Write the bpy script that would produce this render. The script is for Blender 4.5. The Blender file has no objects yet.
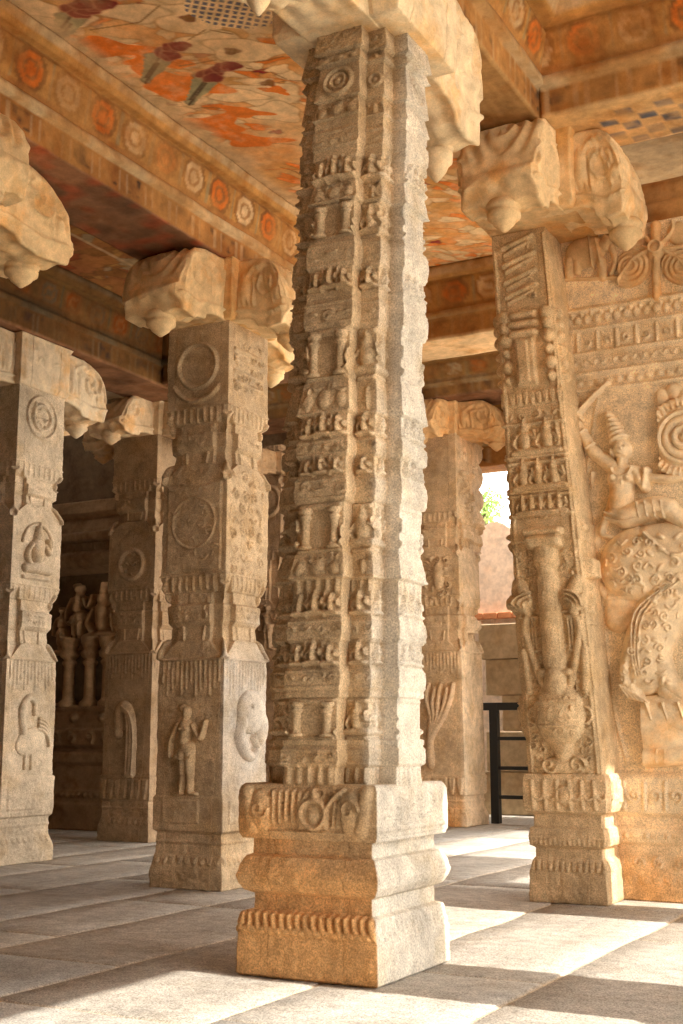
import bpy, bmesh, math, random
import numpy as np
from mathutils import Vector, Matrix
rng = np.random.RandomState(7); random.seed(7)
SC = bpy.context.scene; COL = SC.collection

# ------------------------------------------------------------------ camera
FPX, PCX, PCY, HZ, CAMH = 1260., 341.5, 512., 738., 1.1
PITCH = math.atan((HZ-PCY)/FPX); YAW = math.radians(28.3)
cF = np.array([-math.sin(YAW)*math.cos(PITCH), math.cos(YAW)*math.cos(PITCH), math.sin(PITCH)])
cR = np.array([math.cos(YAW), math.sin(YAW), 0]); cU = np.cross(cR, cF)
CP = np.array([0, 0, CAMH])
def sight(x, y): return cF*FPX+cR*(x-PCX)+cU*(PCY-y)
def on_z(x, y, z): d = sight(x, y); return CP+d*((z-CP[2])/d[2])
def on_y(x, y, Y): d = sight(x, y); return CP+d*(Y/d[1])
def on_x(x, y, X): d = sight(x, y); return CP+d*(X/d[0])

# ------------------------------------------------------------------ helpers
def tag(o, label=None, cat=None, group=None, kind=None):
    if label: o['label'] = label
    if cat: o['category'] = cat
    if group: o['group'] = group
    if kind or label: o['kind'] = kind or 'thing'
    return o
def empty(name, loc, label, cat, group=None):
    o = bpy.data.objects.new(name, None); COL.objects.link(o); o.location = loc
    o.empty_display_size = .2
    return tag(o, label, cat, group)
def link_mesh(name, me, mat, parent=None, smooth=True):
    if mat: me.materials.append(mat)
    if smooth:
        me.polygons.foreach_set('use_smooth', np.ones(len(me.polygons), bool))
    me.update()
    o = bpy.data.objects.new(name, me); COL.objects.link(o)
    if parent is not None:
        o.parent = parent                                          # geometry is given in world space
        if parent.parent is None: o.location = -Vector(parent.location)
    return o
def np_mesh(name, V, Q, mat, parent=None, col=None, smooth=True, extra=None):
    """V (n,3); Q (m,4) quads; extra = list of other faces"""
    me = bpy.data.meshes.new(name)
    V = np.asarray(V, np.float32); Q = np.asarray(Q, np.int32).reshape(-1, 4)
    ex = extra or []
    nl = Q.size+sum(len(e) for e in ex)
    me.vertices.add(len(V)); me.vertices.foreach_set('co', V.ravel())
    me.loops.add(nl); me.polygons.add(len(Q)+len(ex))
    li = np.concatenate([Q.ravel()]+[np.asarray(e, np.int32) for e in ex]) if ex else Q.ravel()
    me.loops.foreach_set('vertex_index', li.astype(np.int32))
    st = list(range(0, Q.size, 4)); p = Q.size
    for e in ex: st.append(p); p += len(e)
    me.polygons.foreach_set('loop_start', np.array(st, np.int32))
    me.update(calc_edges=True); me.validate()
    if col is not None:
        a = me.color_attributes.new('Col', 'FLOAT_COLOR', 'POINT')
        c = np.ones((len(V), 4), np.float32); c[:, :3] = col
        a.data.foreach_set('color', c.ravel())
    return link_mesh(name, me, mat, parent, smooth)
def bm_obj(name, bm, mat, parent=None, smooth=False, bevel=0, seg=2):
    if bevel:
        bmesh.ops.bevel(bm, geom=list(bm.edges), offset=bevel, segments=seg, affect='EDGES', profile=.7)
    bmesh.ops.recalc_face_normals(bm, faces=bm.faces)
    me = bpy.data.meshes.new(name); bm.to_mesh(me); bm.free()
    return link_mesh(name, me, mat, parent, smooth)
def bm_box(bm, x0, x1, y0, y1, z0, z1):
    vs = [bm.verts.new(p) for p in ((x0,y0,z0),(x1,y0,z0),(x1,y1,z0),(x0,y1,z0),(x0,y0,z1),(x1,y0,z1),(x1,y1,z1),(x0,y1,z1))]
    for f in ((3,2,1,0),(4,5,6,7),(0,1,5,4),(1,2,6,5),(2,3,7,6),(3,0,4,7)): bm.faces.new([vs[i] for i in f])
def lathe(name, prof, loc, mat, parent=None, n=20, col=None, lean=None, half=None):
    """prof: (r,z) list, revolved about a vertical axis at loc"""
    prof = np.array(prof, float); a = np.linspace(0, 2*np.pi, n, endpoint=False)
    V = np.stack([prof[:, 0][:, None]*np.cos(a)+loc[0], prof[:, 0][:, None]*np.sin(a)+loc[1],
                  np.repeat((prof[:, 1]+loc[2])[:, None], n, 1)], -1)
    if lean: V = lean(V)
    m = len(prof); V = V.reshape(-1, 3)
    i = np.arange(m-1)[:, None]*n; j = np.arange(n)[None]; j2 = (j+1) % n
    Q = np.stack([i+j, i+j2, i+n+j2, i+n+j], -1).reshape(-1, 4)
    return np_mesh(name, V, Q, mat, parent, None if col is None else np.tile(col, (len(V), 1)),
                   extra=[list(range(n))[::-1], list(range((m-1)*n, m*n))])

# value noise
_H = rng.rand(64, 64, 64).astype(np.float32)
def vn(p, s):
    q = np.asarray(p, np.float32)*s; i = np.floor(q).astype(np.int32); f = q-i; f = f*f*(3-2*f)
    i0 = i & 63; i1 = (i+1) & 63
    def g(a, b, c): return _H[a[..., 0], b[..., 1], c[..., 2]]
    x, y, z = f[..., 0], f[..., 1], f[..., 2]
    l = lambda a, b, t: a+(b-a)*t
    return l(l(l(g(i0,i0,i0), g(i1,i0,i0), x), l(g(i0,i1,i0), g(i1,i1,i0), x), y),
             l(l(g(i0,i0,i1), g(i1,i0,i1), x), l(g(i0,i1,i1), g(i1,i1,i1), x), y), z)-.5

# ------------------------------------------------------------------ relief drawing: everything carved is a height over a face
class Rel:
    def __init__(s, U, V):
        s.U = U; s.V = V; s.H = np.zeros_like(U)
    def put(s, d, h, base=0):     # d normalised 0 at centre, 1 at rim
        m = d < 1
        s.H[m] = np.maximum(s.H[m], base+h*np.sqrt(1-d[m]**2))
    def cap(s, p, q, r1, r2, h, base=0):
        px, py = p; qx, qy = q; dx, dy = qx-px, qy-py; L = dx*dx+dy*dy+1e-12
        rm = max(r1, r2)
        bx = (s.U > min(px, qx)-rm) & (s.U < max(px, qx)+rm) & (s.V > min(py, qy)-rm) & (s.V < max(py, qy)+rm)
        if not bx.any(): return
        u = s.U[bx]; v = s.V[bx]
        t = np.clip(((u-px)*dx+(v-py)*dy)/L, 0, 1)
        d = np.hypot(u-px-t*dx, v-py-t*dy)/(r1+(r2-r1)*t)
        val = base+h*np.sqrt(np.clip(1-d*d, 0, 1)); val[d >= 1] = 0
        s.H[bx] = np.maximum(s.H[bx], val)
    def line(s, pts, r, h, r2=None, base=0):
        if 3 <= len(pts) <= 9:      # smooth curve through the points
            a = [pts[0]]+list(pts)+[pts[-1]]; o = []
            for i in range(1, len(a)-2):
                for k in range(5):
                    t = k/5; w = (-.5*t+t*t-.5*t**3, 1-2.5*t*t+1.5*t**3, .5*t+2*t*t-1.5*t**3, -.5*t*t+.5*t**3)
                    o.append(tuple(sum(w[j]*a[i-1+j][c] for j in range(4)) for c in (0, 1)))
            pts = o+[pts[-1]]
        n = len(pts)-1; r2 = r if r2 is None else r2
        for i in range(n):
            s.cap(pts[i], pts[i+1], r+(r2-r)*i/n, r+(r2-r)*(i+1)/n, h, base)
    def ell(s, c, rx, ry, h, rot=0, base=0):
        u = s.U-c[0]; v = s.V-c[1]; ca, sa = math.cos(rot), math.sin(rot)
        s.put(np.hypot((u*ca+v*sa)/rx, (-u*sa+v*ca)/ry), h, base)
    def disc(s, c, r, h, edge=.012):
        d = np.hypot(s.U-c[0], s.V-c[1]); s.H = np.maximum(s.H, h*np.clip((r-d)/edge, 0, 1))
    def ring(s, c, r, w, h, base=0):
        d = np.abs(np.hypot(s.U-c[0], s.V-c[1])-r)/w; s.put(d, h, base)
    def arc(s, c, r, a0, a1, w, h, n=14, ry=None, base=0):
        ry = ry or r; a = np.linspace(a0, a1, n)
        s.line([(c[0]+r*math.cos(t), c[1]+ry*math.sin(t)) for t in a], w, h, base=base)
    def rect(s, x0, x1, y0, y1, h, bev=.008):
        d = np.minimum(np.minimum(s.U-x0, x1-s.U), np.minimum(s.V-y0, y1-s.V))
        s.H = np.maximum(s.H, h*np.clip(d/bev, 0, 1))
    def cut(s, x0, x1, y0, y1, h, bev=.006):
        d = np.minimum(np.minimum(s.U-x0, x1-s.U), np.minimum(s.V-y0, y1-s.V))
        s.H = s.H-h*np.clip(d/bev, 0, 1)
    def spiral(s, c, r, turns, w, h, a0=0, sgn=1, n=26, base=0):
        pts = []
        for i in range(n+1):
            t = i/n; a = a0+sgn*t*turns*2*math.pi; R = r*(1-.88*t)
            pts.append((c[0]+R*math.cos(a), c[1]+R*math.sin(a)))
        s.line(pts, w, h, w*.7, base)
    def petals(s, x0, x1, y0, y1, n, h, flip=False):
        w = (x1-x0)/n
        m = (s.U >= x0) & (s.U <= x1) & (s.V >= y0) & (s.V <= y1)
        t = ((s.U-x0)/w) % 1-.5; v = (s.V-y0)/(y1-y0)
        if flip: v = 1-v
        edge = .5*np.sqrt(np.clip(v*1.25, 0, 1))
        d = np.abs(t)/np.maximum(edge, 1e-3)
        val = h*np.clip(1-d**4, 0, 1)*(.6+.4*(1-v))*(1-.35*np.exp(-(t/.05)**2))
        s.H = np.where(m, np.maximum(s.H, val), s.H)
    def ornament(s, x0, x1, y0, y1, size, h, seed=0):
        r = random.Random(seed)
        nx = max(1, int((x1-x0)/size)); ny = max(1, int((y1-y0)/size))
        for i in range(nx):
            for j in range(ny):
                cx = x0+(i+.5+r.uniform(-.3, .3))*(x1-x0)/nx; cy = y0+(j+.5+r.uniform(-.3, .3))*(y1-y0)/ny
                k = r.random(); hh = h; h = hh*r.uniform(.5, 1.2)
                if k < .45: s.spiral((cx, cy), size*.46, 1.3, size*.1, h, r.random()*6, r.choice((-1, 1)), 14)
                elif k < .75: s.ell((cx, cy), size*.2, size*.4, h, r.random()*3)
                else: s.line([(cx-size*.4, cy), (cx, cy+size*r.uniform(-.4, .4)), (cx+size*.4, cy)], size*.12, h)
                h = hh
    def figure(s, cx, y, H, seated=False, h=.03, sw=1, arms=1):
        """small human figure carved in relief, feet at y, total height H"""
        k = H
        if seated:
            s.ell((cx, y+.82*k), .13*k, .15*k, h*1.05)
            s.cap((cx, y+.95*k), (cx, y+1.1*k), .1*k, .04*k, h*.8)
            s.cap((cx, y+.62*k), (cx, y+.35*k), .2*k, .15*k, h)
            s.cap((cx-.05*k, y+.16*k), (cx-.36*k, y+.12*k), .13*k, .1*k, h*.95)
            s.cap((cx+.05*k, y+.16*k), (cx+.36*k, y+.12*k), .13*k, .1*k, h*.95)
            s.line([(cx-.2*k, y+.64*k), (cx-.34*k, y+.4*k), (cx-.22*k, y+.22*k)], .06*k, h*.8)
            s.line([(cx+.2*k, y+.64*k), (cx+.36*k, y+.5*k), (cx+.3*k, y+.76*k)], .06*k, h*.8)
        else:
            s.ell((cx+.01*sw*k, y+.9*k), .06*k, .075*k, h)
            s.ell((cx-.05*sw*k, y+.95*k), .05*k, .05*k, h*.8)
            s.cap((cx, y+.83*k), (cx, y+.78*k), .035*k, .04*k, h*.8)
            s.cap((cx, y+.74*k), (cx-.01*sw*k, y+.6*k), .1*k, .07*k, h)
            s.ell((cx-.04*k, y+.72*k), .04*k, .04*k, h*1.15); s.ell((cx+.04*k, y+.72*k), .04*k, .04*k, h*1.15)
            s.ell((cx+.02*sw*k, y+.5*k), .12*k, .1*k, h)
            s.cap((cx-.03*k, y+.47*k), (cx-.02*k, y+.24*k), .075*k, .05*k, h)
            s.cap((cx-.02*k, y+.24*k), (cx-.04*k, y+.03*k), .05*k, .03*k, h*.8)
            s.cap((cx+.06*k, y+.47*k), (cx+.07*k, y+.25*k), .075*k, .05*k, h)
            s.cap((cx+.07*k, y+.25*k), (cx+.08*k, y+.03*k), .05*k, .03*k, h*.8)
            s.cap((cx-.05*k, y+.02*k), (cx-.13*k, y+.015*k), .025*k, .018*k, h*.7)
            s.cap((cx+.08*k, y+.02*k), (cx+.16*k, y+.015*k), .025*k, .018*k, h*.7)
            s.arc((cx+.01*k, y+.43*k), .1*k, math.pi, 2*math.pi, .012*k, h*1.2, 10, .05*k)
            if arms:
                s.line([(cx-.1*sw*k, y+.76*k), (cx-.19*sw*k, y+.6*k), (cx-.2*sw*k, y+.42*k)], .037*k, h*.8, .026*k)
                s.line([(cx+.1*sw*k, y+.76*k), (cx+.2*sw*k, y+.62*k), (cx+.27*sw*k, y+.8*k)], .037*k, h*.8, .026*k)
    def swan(s, cx, y, k, h=.03, sw=1):
        s.line([(cx-.05*sw*k, y+.5*k), (cx-.1*sw*k, y+.78*k), (cx+.02*sw*k, y+.95*k), (cx+.14*sw*k, y+.9*k), (cx+.15*sw*k, y+.74*k)], .07*k, h, .04*k)
        s.ell((cx+.1*sw*k, y+.36*k), .3*k, .19*k, h, .3*sw)
        for i in range(4):
            s.arc((cx+.25*sw*k, y+.3*k+.05*k*i), .22*k, (0 if sw > 0 else math.pi*.5), (math.pi*.5 if sw > 0 else math.pi), .025*k, h*.9, 8)
        s.cap((cx, y+.2*k), (cx, y), .03*k, .03*k, h*.7); s.cap((cx+.12*sw*k, y+.2*k), (cx+.13*sw*k, y), .03*k, .03*k, h*.7)

def overlay(R, fn, floor=.02):
    r2 = Rel(R.U, R.V); fn(r2); R.H = R.H+np.where(R.H > floor, r2.H, 0)
def relief_part(name, origin, ux, nrm, R, mat, parent, col, eps=.002, lean=None, sink=.012):
    """a carved figure as a solid of its own, rooted slightly below the face it stands on"""
    U, V, H = R.U, R.V, R.H
    nr, nc = H.shape; on = H > eps
    off = np.where(on, H, -sink)
    P = np.array(origin)+U[..., None]*np.array(ux)+V[..., None]*np.array([0, 0, 1])+off[..., None]*np.array(nrm)
    P = P+.001*vn(P, 55)[..., None]*np.array(nrm)*on[..., None]
    if lean: P = lean(P)
    idx = np.arange(nr*nc).reshape(nr, nc)
    Q = np.stack([idx[:-1, :-1], idx[:-1, 1:], idx[1:, 1:], idx[1:, :-1]], -1).reshape(-1, 4)
    q = Q[on.ravel()[Q].any(1)]
    if not len(q): return None
    if np.dot(np.cross(ux, [0, 0, 1]), nrm) < 0: q = q[:, ::-1]
    used = np.unique(q); mp = np.zeros(nr*nc, np.int64); mp[used] = np.arange(len(used))
    V2 = P.reshape(-1, 3)[used]
    return np_mesh(name, V2, mp[q], mat, parent, np.tile(col, (len(used), 1)))
def rel_grid(u0, u1, v0, v1, st=.006):
    u = np.arange(u0, u1+st, st); v = np.arange(v0, v1+st, st)
    return Rel(*np.meshgrid(u, v))

# ------------------------------------------------------------------ dressed-stone bodies: cross-shaped or square section, level by level
def rot2(p, k):
    x, y = p
    for _ in range(k): x, y = -y, x
    return x, y
def stone_body(name, cen, zs, A, C, W, M, mat, parent, col, faces=None, lean=None, st=.008, rough=.004, colfn=None):
    """A: half depth of the middle facet, C: half width of the corner, W: half width of middle facet, M: moulding offset (all over zs)
    faces[k](Rel) draws on face k (0 front -Y, 1 right +X, 2 back, 3 left)"""
    nz = len(zs); one = np.ones(nz)
    A, C, W, M = [np.broadcast_to(np.asarray(x, float), (nz,)) for x in (A, C, W, M)]
    qp = [(-W, -A), (W, -A), (W, -C), (C, -C), (C, -W)]; qn = [(0, -1), (1, 0), (0, -1), (1, 0), (0, -1)]
    facets = []
    mx = lambda a: max(float(np.max(a)), .001)
    ncol = [max(2, int(2*mx(W)/st)), max(2, int(mx(np.abs(A-C))/st)), max(2, int(mx(np.abs(C-W))/st)), max(2, int(mx(np.abs(C-W))/st)), max(2, int(mx(np.abs(A-C))/st))]
    for k in range(4):
        for i in range(5):
            facets.append([np.stack(rot2(qp[i], k), -1), np.array(rot2(qn[i], k)), ncol[i], None])
    n = len(facets)
    for i, f in enumerate(facets):
        f[3] = np.repeat(M[:, None], f[2]+1, 1).copy()
    if faces:
        for k in range(4):
            if k not in faces or faces[k] is None: continue
            ids = [(5*k-2) % n, 5*k, 5*k+2]     # corner strip of the previous quarter, middle, corner strip
            tang = np.array(rot2((1, 0), k)); Us = []
            for i in ids:
                p0, p1 = facets[i][0], facets[(i+1) % n][0]; s = np.linspace(0, 1, facets[i][2]+1)
                Us.append((p0@tang)[:, None]*(1-s)+(p1@tang)[:, None]*s)
            U = np.concatenate(Us, 1); R = Rel(U, np.repeat(zs[:, None], U.shape[1], 1))
            R.W = W; R.C = C; R.A = A
            faces[k](R); c = 0
            for i, u in zip(ids, Us):
                facets[i][3] += R.H[:, c:c+u.shape[1]]; c += u.shape[1]
    cols = []
    for i, (p, nn, nc, d) in enumerate(facets):
        pp = facets[i-1]; nx = facets[(i+1) % n]
        b0 = p+pp[1]*pp[3][:, -1][:, None]; b1 = nx[0]+nx[1]*nx[3][:, 0][:, None]
        s = np.linspace(0, 1, nc+1)[:-1]
        cols.append(b0[:, None]*(1-s)[None, :, None]+b1[:, None]*s[None, :, None]+nn*d[:, :-1, None])
    X = np.concatenate(cols, 1); nr, ncl = X.shape[:2]
    P = np.concatenate([X+np.array(cen[:2]), np.repeat(zs[:, None], ncl, 1)[..., None]], -1)
    dirv = X/np.maximum(np.linalg.norm(X, axis=-1, keepdims=True), 1e-6)
    nz1 = vn(P, 2.2)*2.2+vn(P+3, 9)*1.2+vn(P+9, 38)*1.3
    P[..., :2] += dirv*(nz1*rough)[..., None]
    if lean: P = lean(P)
    idx = np.arange(nr*ncl).reshape(nr, ncl); nxt = np.roll(idx, -1, 1)
    Q = np.stack([idx[:-1], nxt[:-1], nxt[1:], idx[1:]], -1).reshape(-1, 4)
    c = np.tile(np.array(col, np.float32), (nr*ncl, 1))
    if colfn is not None: c = colfn(P.reshape(-1, 3), c)
    return np_mesh(name, P.reshape(-1, 3), Q, mat, parent, c, extra=[list(idx[0][::-1]), list(idx[-1])])
def levels(rows, st=.006):
    """rows: (z, a, c, w, m) piecewise linear; steep steps kept crisp"""
    rows = sorted(rows, key=lambda r: r[0])
    zk = [rows[0][0]]
    for r in rows[1:]: zk.append(max(r[0], zk[-1]+.003))
    zs = np.unique(np.round(np.concatenate([np.arange(zk[0], zk[-1], st), np.array(zk)]), 4))
    R = np.array([r[1:] for r in rows], float)
    return zs, [np.interp(zs, zk, R[:, i]) for i in range(R.shape[1])]

# ------------------------------------------------------------------ materials
def new_mat(name):
    m = bpy.data.materials.new(name); m.use_nodes = True
    nt = m.node_tree; nt.nodes.clear()
    out = nt.nodes.new('ShaderNodeOutputMaterial'); b = nt.nodes.new('ShaderNodeBsdfPrincipled')
    nt.links.new(b.outputs[0], out.inputs[0]); b.inputs['Roughness'].default_value = .85
    b.inputs['Specular IOR Level'].default_value = .25
    return m, nt, b
def stone_mat(name, lo=.72, hi=1.22, grain=.35, bump=.35, tint=(1, 1, 1), patch=(.9, .86, .8), use_attr=True, base=(.5, .4, .3), rough=.88):
    m, nt, b = new_mat(name); N = nt.nodes; L = nt.links
    tc = N.new('ShaderNodeNewGeometry')
    if use_attr:
        at = N.new('ShaderNodeAttribute'); at.attribute_name = 'Col'; src = at.outputs['Color']
    else:
        at = N.new('ShaderNodeRGB'); at.outputs[0].default_value = (*base, 1); src = at.outputs[0]
    def noise(s, d=5, r=.6):
        n = N.new('ShaderNodeTexNoise'); n.inputs['Scale'].default_value = s; n.inputs['Detail'].default_value = d
        n.inputs['Roughness'].default_value = r; L.new(tc.outputs['Position'], n.inputs['Vector']); return n
    def mr(sock, a, c, f0=.3, f1=.7):
        r = N.new('ShaderNodeMapRange'); r.inputs[1].default_value = f0; r.inputs[2].default_value = f1
        r.inputs[3].default_value = a; r.inputs[4].default_value = c; L.new(sock, r.inputs[0]); return r.outputs[0]
    def mul(a, s):
        x = N.new('ShaderNodeVectorMath'); x.operation = 'SCALE'; L.new(a, x.inputs[0]); L.new(s, x.inputs['Scale']); return x.outputs[0]
    big = noise(1.7, 6); c = mul(src, mr(big.outputs[0], lo, hi))
    mid = noise(11, 5); c = mul(c, mr(mid.outputs[0], .78, 1.2))
    fine = noise(110, 4, .75); c = mul(c, mr(fine.outputs[0], 1-grain, 1+grain))
    mx = N.new('ShaderNodeMix'); mx.data_type = 'RGBA'; mx.blend_type = 'MULTIPLY'
    pn = noise(3.1, 4); L.new(mr(pn.outputs[0], 0, 1, .5, .68), mx.inputs[0])
    L.new(c, mx.inputs[6]); mx.inputs[7].default_value = (*patch, 1)
    L.new(mx.outputs[2], b.inputs['Base Color']); b.inputs['Roughness'].default_value = rough
    bp = N.new('ShaderNodeBump'); bp.inputs['Strength'].default_value = bump; bp.inputs['Distance'].default_value = .012
    n2 = noise(38, 8, .72); L.new(n2.outputs[0], bp.inputs['Height']); L.new(bp.outputs[0], b.inputs['Normal'])
    return m
M_GRAN = stone_mat('carved_granite', .72, 1.22, .5, .5, patch=(.9, .84, .74))
M_CAP = stone_mat('worn_capital_stone', .85, 1.15, .16, .25, patch=(1.0, .8, .58))
M_BEAM = stone_mat('painted_beam_stone', .7, 1.2, .12, .2, patch=(.8, .66, .5))
M_PAINT = stone_mat('old_ceiling_paint', .85, 1.12, .1, .1, patch=(.88, .84, .78))
M_FLOOR = stone_mat('paving_granite', .82, 1.14, .7, .6, patch=(.93, .9, .86))
M_DARK = stone_mat('dark_shrine_stone', .7, 1.2, .25, .3, patch=(.7, .62, .55))
M_PLAST = stone_mat('weathered_plaster', .92, 1.06, .06, .12, patch=(.92, .86, .8))
M_METAL, _nt, _b = new_mat('painted_rail_metal'); _b.inputs['Base Color'].default_value = (.03, .032, .034, 1); _b.inputs['Metallic'].default_value = .4; _b.inputs['Roughness'].default_value = .5
M_LEAF, _nt, _b = new_mat('leaf_green'); _b.inputs['Base Color'].default_value = (.3, .45, .14, 1)
M_BARK, _nt, _b = new_mat('bark_brown'); _b.inputs['Base Color'].default_value = (.12, .08, .05, 1)
GR = np.array([.58, .425, .255])      # warm granite
CR = np.array([.76, .56, .31])      # cream capital stone

# ================================================================== the big free-standing pillar
def c_lean(P):
    P = np.array(P, float); k = np.clip(P[..., 2]-.9, 0, None)
    P[..., 0] += .02+.036*k; return P
PCX_, PCY_ = -3.04, 5.64
zC = lambda y: float(on_y(372, y, PCY_-.36)[2])
big = empty('carved_pillar', (PCX_, PCY_, 0), 'tall pale granite pillar in the middle, carved all over in tiers', 'pillar', 'carved stone pillars of the hall')
def foot_tint(amount=1., top=1.0):
    # orange tint rising from the foot, ragged upper edge
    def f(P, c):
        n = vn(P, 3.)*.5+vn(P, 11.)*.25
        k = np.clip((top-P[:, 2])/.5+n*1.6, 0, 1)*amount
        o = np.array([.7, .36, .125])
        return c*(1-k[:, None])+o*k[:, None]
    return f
def big_base():
    rows = [(0, .365), (.01, .375), (.185, .372), (.19, .366), (.2, .366), (.285, .35), (.297, .318), (.37, .316), (.385, .35), (.42, .374),
            (.455, .382), (.5, .37), (.545, .348), (.555, .322), (.60, .32), (.625, .322), (.628, .36), (.65, .372), (.69, .374), (.85, .372), (.872, .364), (.885, .35)]
    zs, (a, c, w, m) = levels([(z, x, x, .2, 0) for z, x in rows], .006)
    def face(R):
        [R.line([(-.36+i*.043, .288), (-.352+i*.043, .25), (-.335+i*.043, .218), (-.318+i*.043, .214)], .012, .022, .021) for i in range(17)]; R.line([(-.38, .193), (.38, .193)], .008, .006)
        for i in range(-3, 4):
            R.cut(i*.1-.002, i*.1+.002, .3, .37, .006)
        R.rect(-.33, .33, .655, .675, .006)
        for s in (-1, 1):
            R.ell((s*.24, .76), .07, .1, .02); R.cap((s*.29, .68), (s*.32, .86), .035, .03, .018)
            R.spiral((s*.24, .77), .05, 1.2, .01, .026, sgn=s)
        R.ell((.05, .75), .05, .065, .02); R.ring((.05, .75), .065, .012, .024); R.cap((.05, .82), (.05, .86), .03, .012, .02)
        for i in range(7):
            x = -.17+i*.035
            R.line([(x, .71), (x+.004, .85)], .011, .015)
        R.line([(.11, .69), (.12, .78), (.17, .84), (.2, .86)], .012, .018)
        R.line([(-.02, .69), (-.02, .78), (.02, .85)], .012, .016)
        for i in range(5): R.line([(.15+i*.022, .70), (.16+i*.022, .80)], .008, .012)
        R.ornament(-.31, .31, .685, .86, .05, .010, 3)
        R.H *= np.where(R.V > .6, 1.5, 1)
    def face_r(R):
        R.petals(-.35, .35, .2, .28, 15, .006)
        R.ornament(-.31, .31, .69, .85, .055, .008, 5)
        R.line([(-.34, .68), (.34, .68)], .012, .01); R.line([(-.34, .63), (.34, .63)], .012, .012)
        R.cut(-.005, .008, .16, .3, .012)
        for x in (-.2, .02, .2): R.cut(x-.002, x+.002, .3, .6, .003)
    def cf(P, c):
        c = foot_tint(.75, 1.0)(P, c)
        k = np.clip((P[:, 0]-PCX_-.012-np.abs(P[:, 1]-PCY_-.03)/1.07+.006)/.012, 0, 1)[:, None]     # daylight on the courtyard side painted in as a paler tone
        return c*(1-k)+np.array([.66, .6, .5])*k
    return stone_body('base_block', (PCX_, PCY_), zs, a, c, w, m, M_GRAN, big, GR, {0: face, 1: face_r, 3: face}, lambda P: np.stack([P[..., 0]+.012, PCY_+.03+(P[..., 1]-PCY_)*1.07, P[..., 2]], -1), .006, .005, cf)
big_base()
BANDS = [(784, 768, 'cols'), (768, 746, 'bulge'), (746, 740, 'fil'), (740, 697, 'col'), (697, 690, 'fil'), (690, 664, 'bulge'), (664, 640, 'fig'), (640, 613, 'bulge'),
         (613, 588, 'fig'), (588, 575, 'cols'), (575, 548, 'eave'), (548, 497, 'col'), (497, 468, 'bulge'), (468, 451, 'fig'), (451, 430, 'bulge'), (430, 407, 'fig'), (407, 371, 'eave'),
         (371, 318, 'col'), (318, 286, 'bulge'), (286, 279, 'fil'), (279, 258, 'fig'), (258, 226, 'bulge'), (226, 190, 'col'), (190, 168, 'eave'), (168, 144, 'fig'), (144, 136, 'fil'),
         (136, 112, 'bulge'), (112, 104, 'fil'), (104, 84, 'eave'), (84, 48, 'medal'), (48, 36, 'eave'), (36, 12, 'top')]
BANDS = [(zC(a), zC(b), t) for a, b, t in BANDS]
COLONS = []
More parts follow.
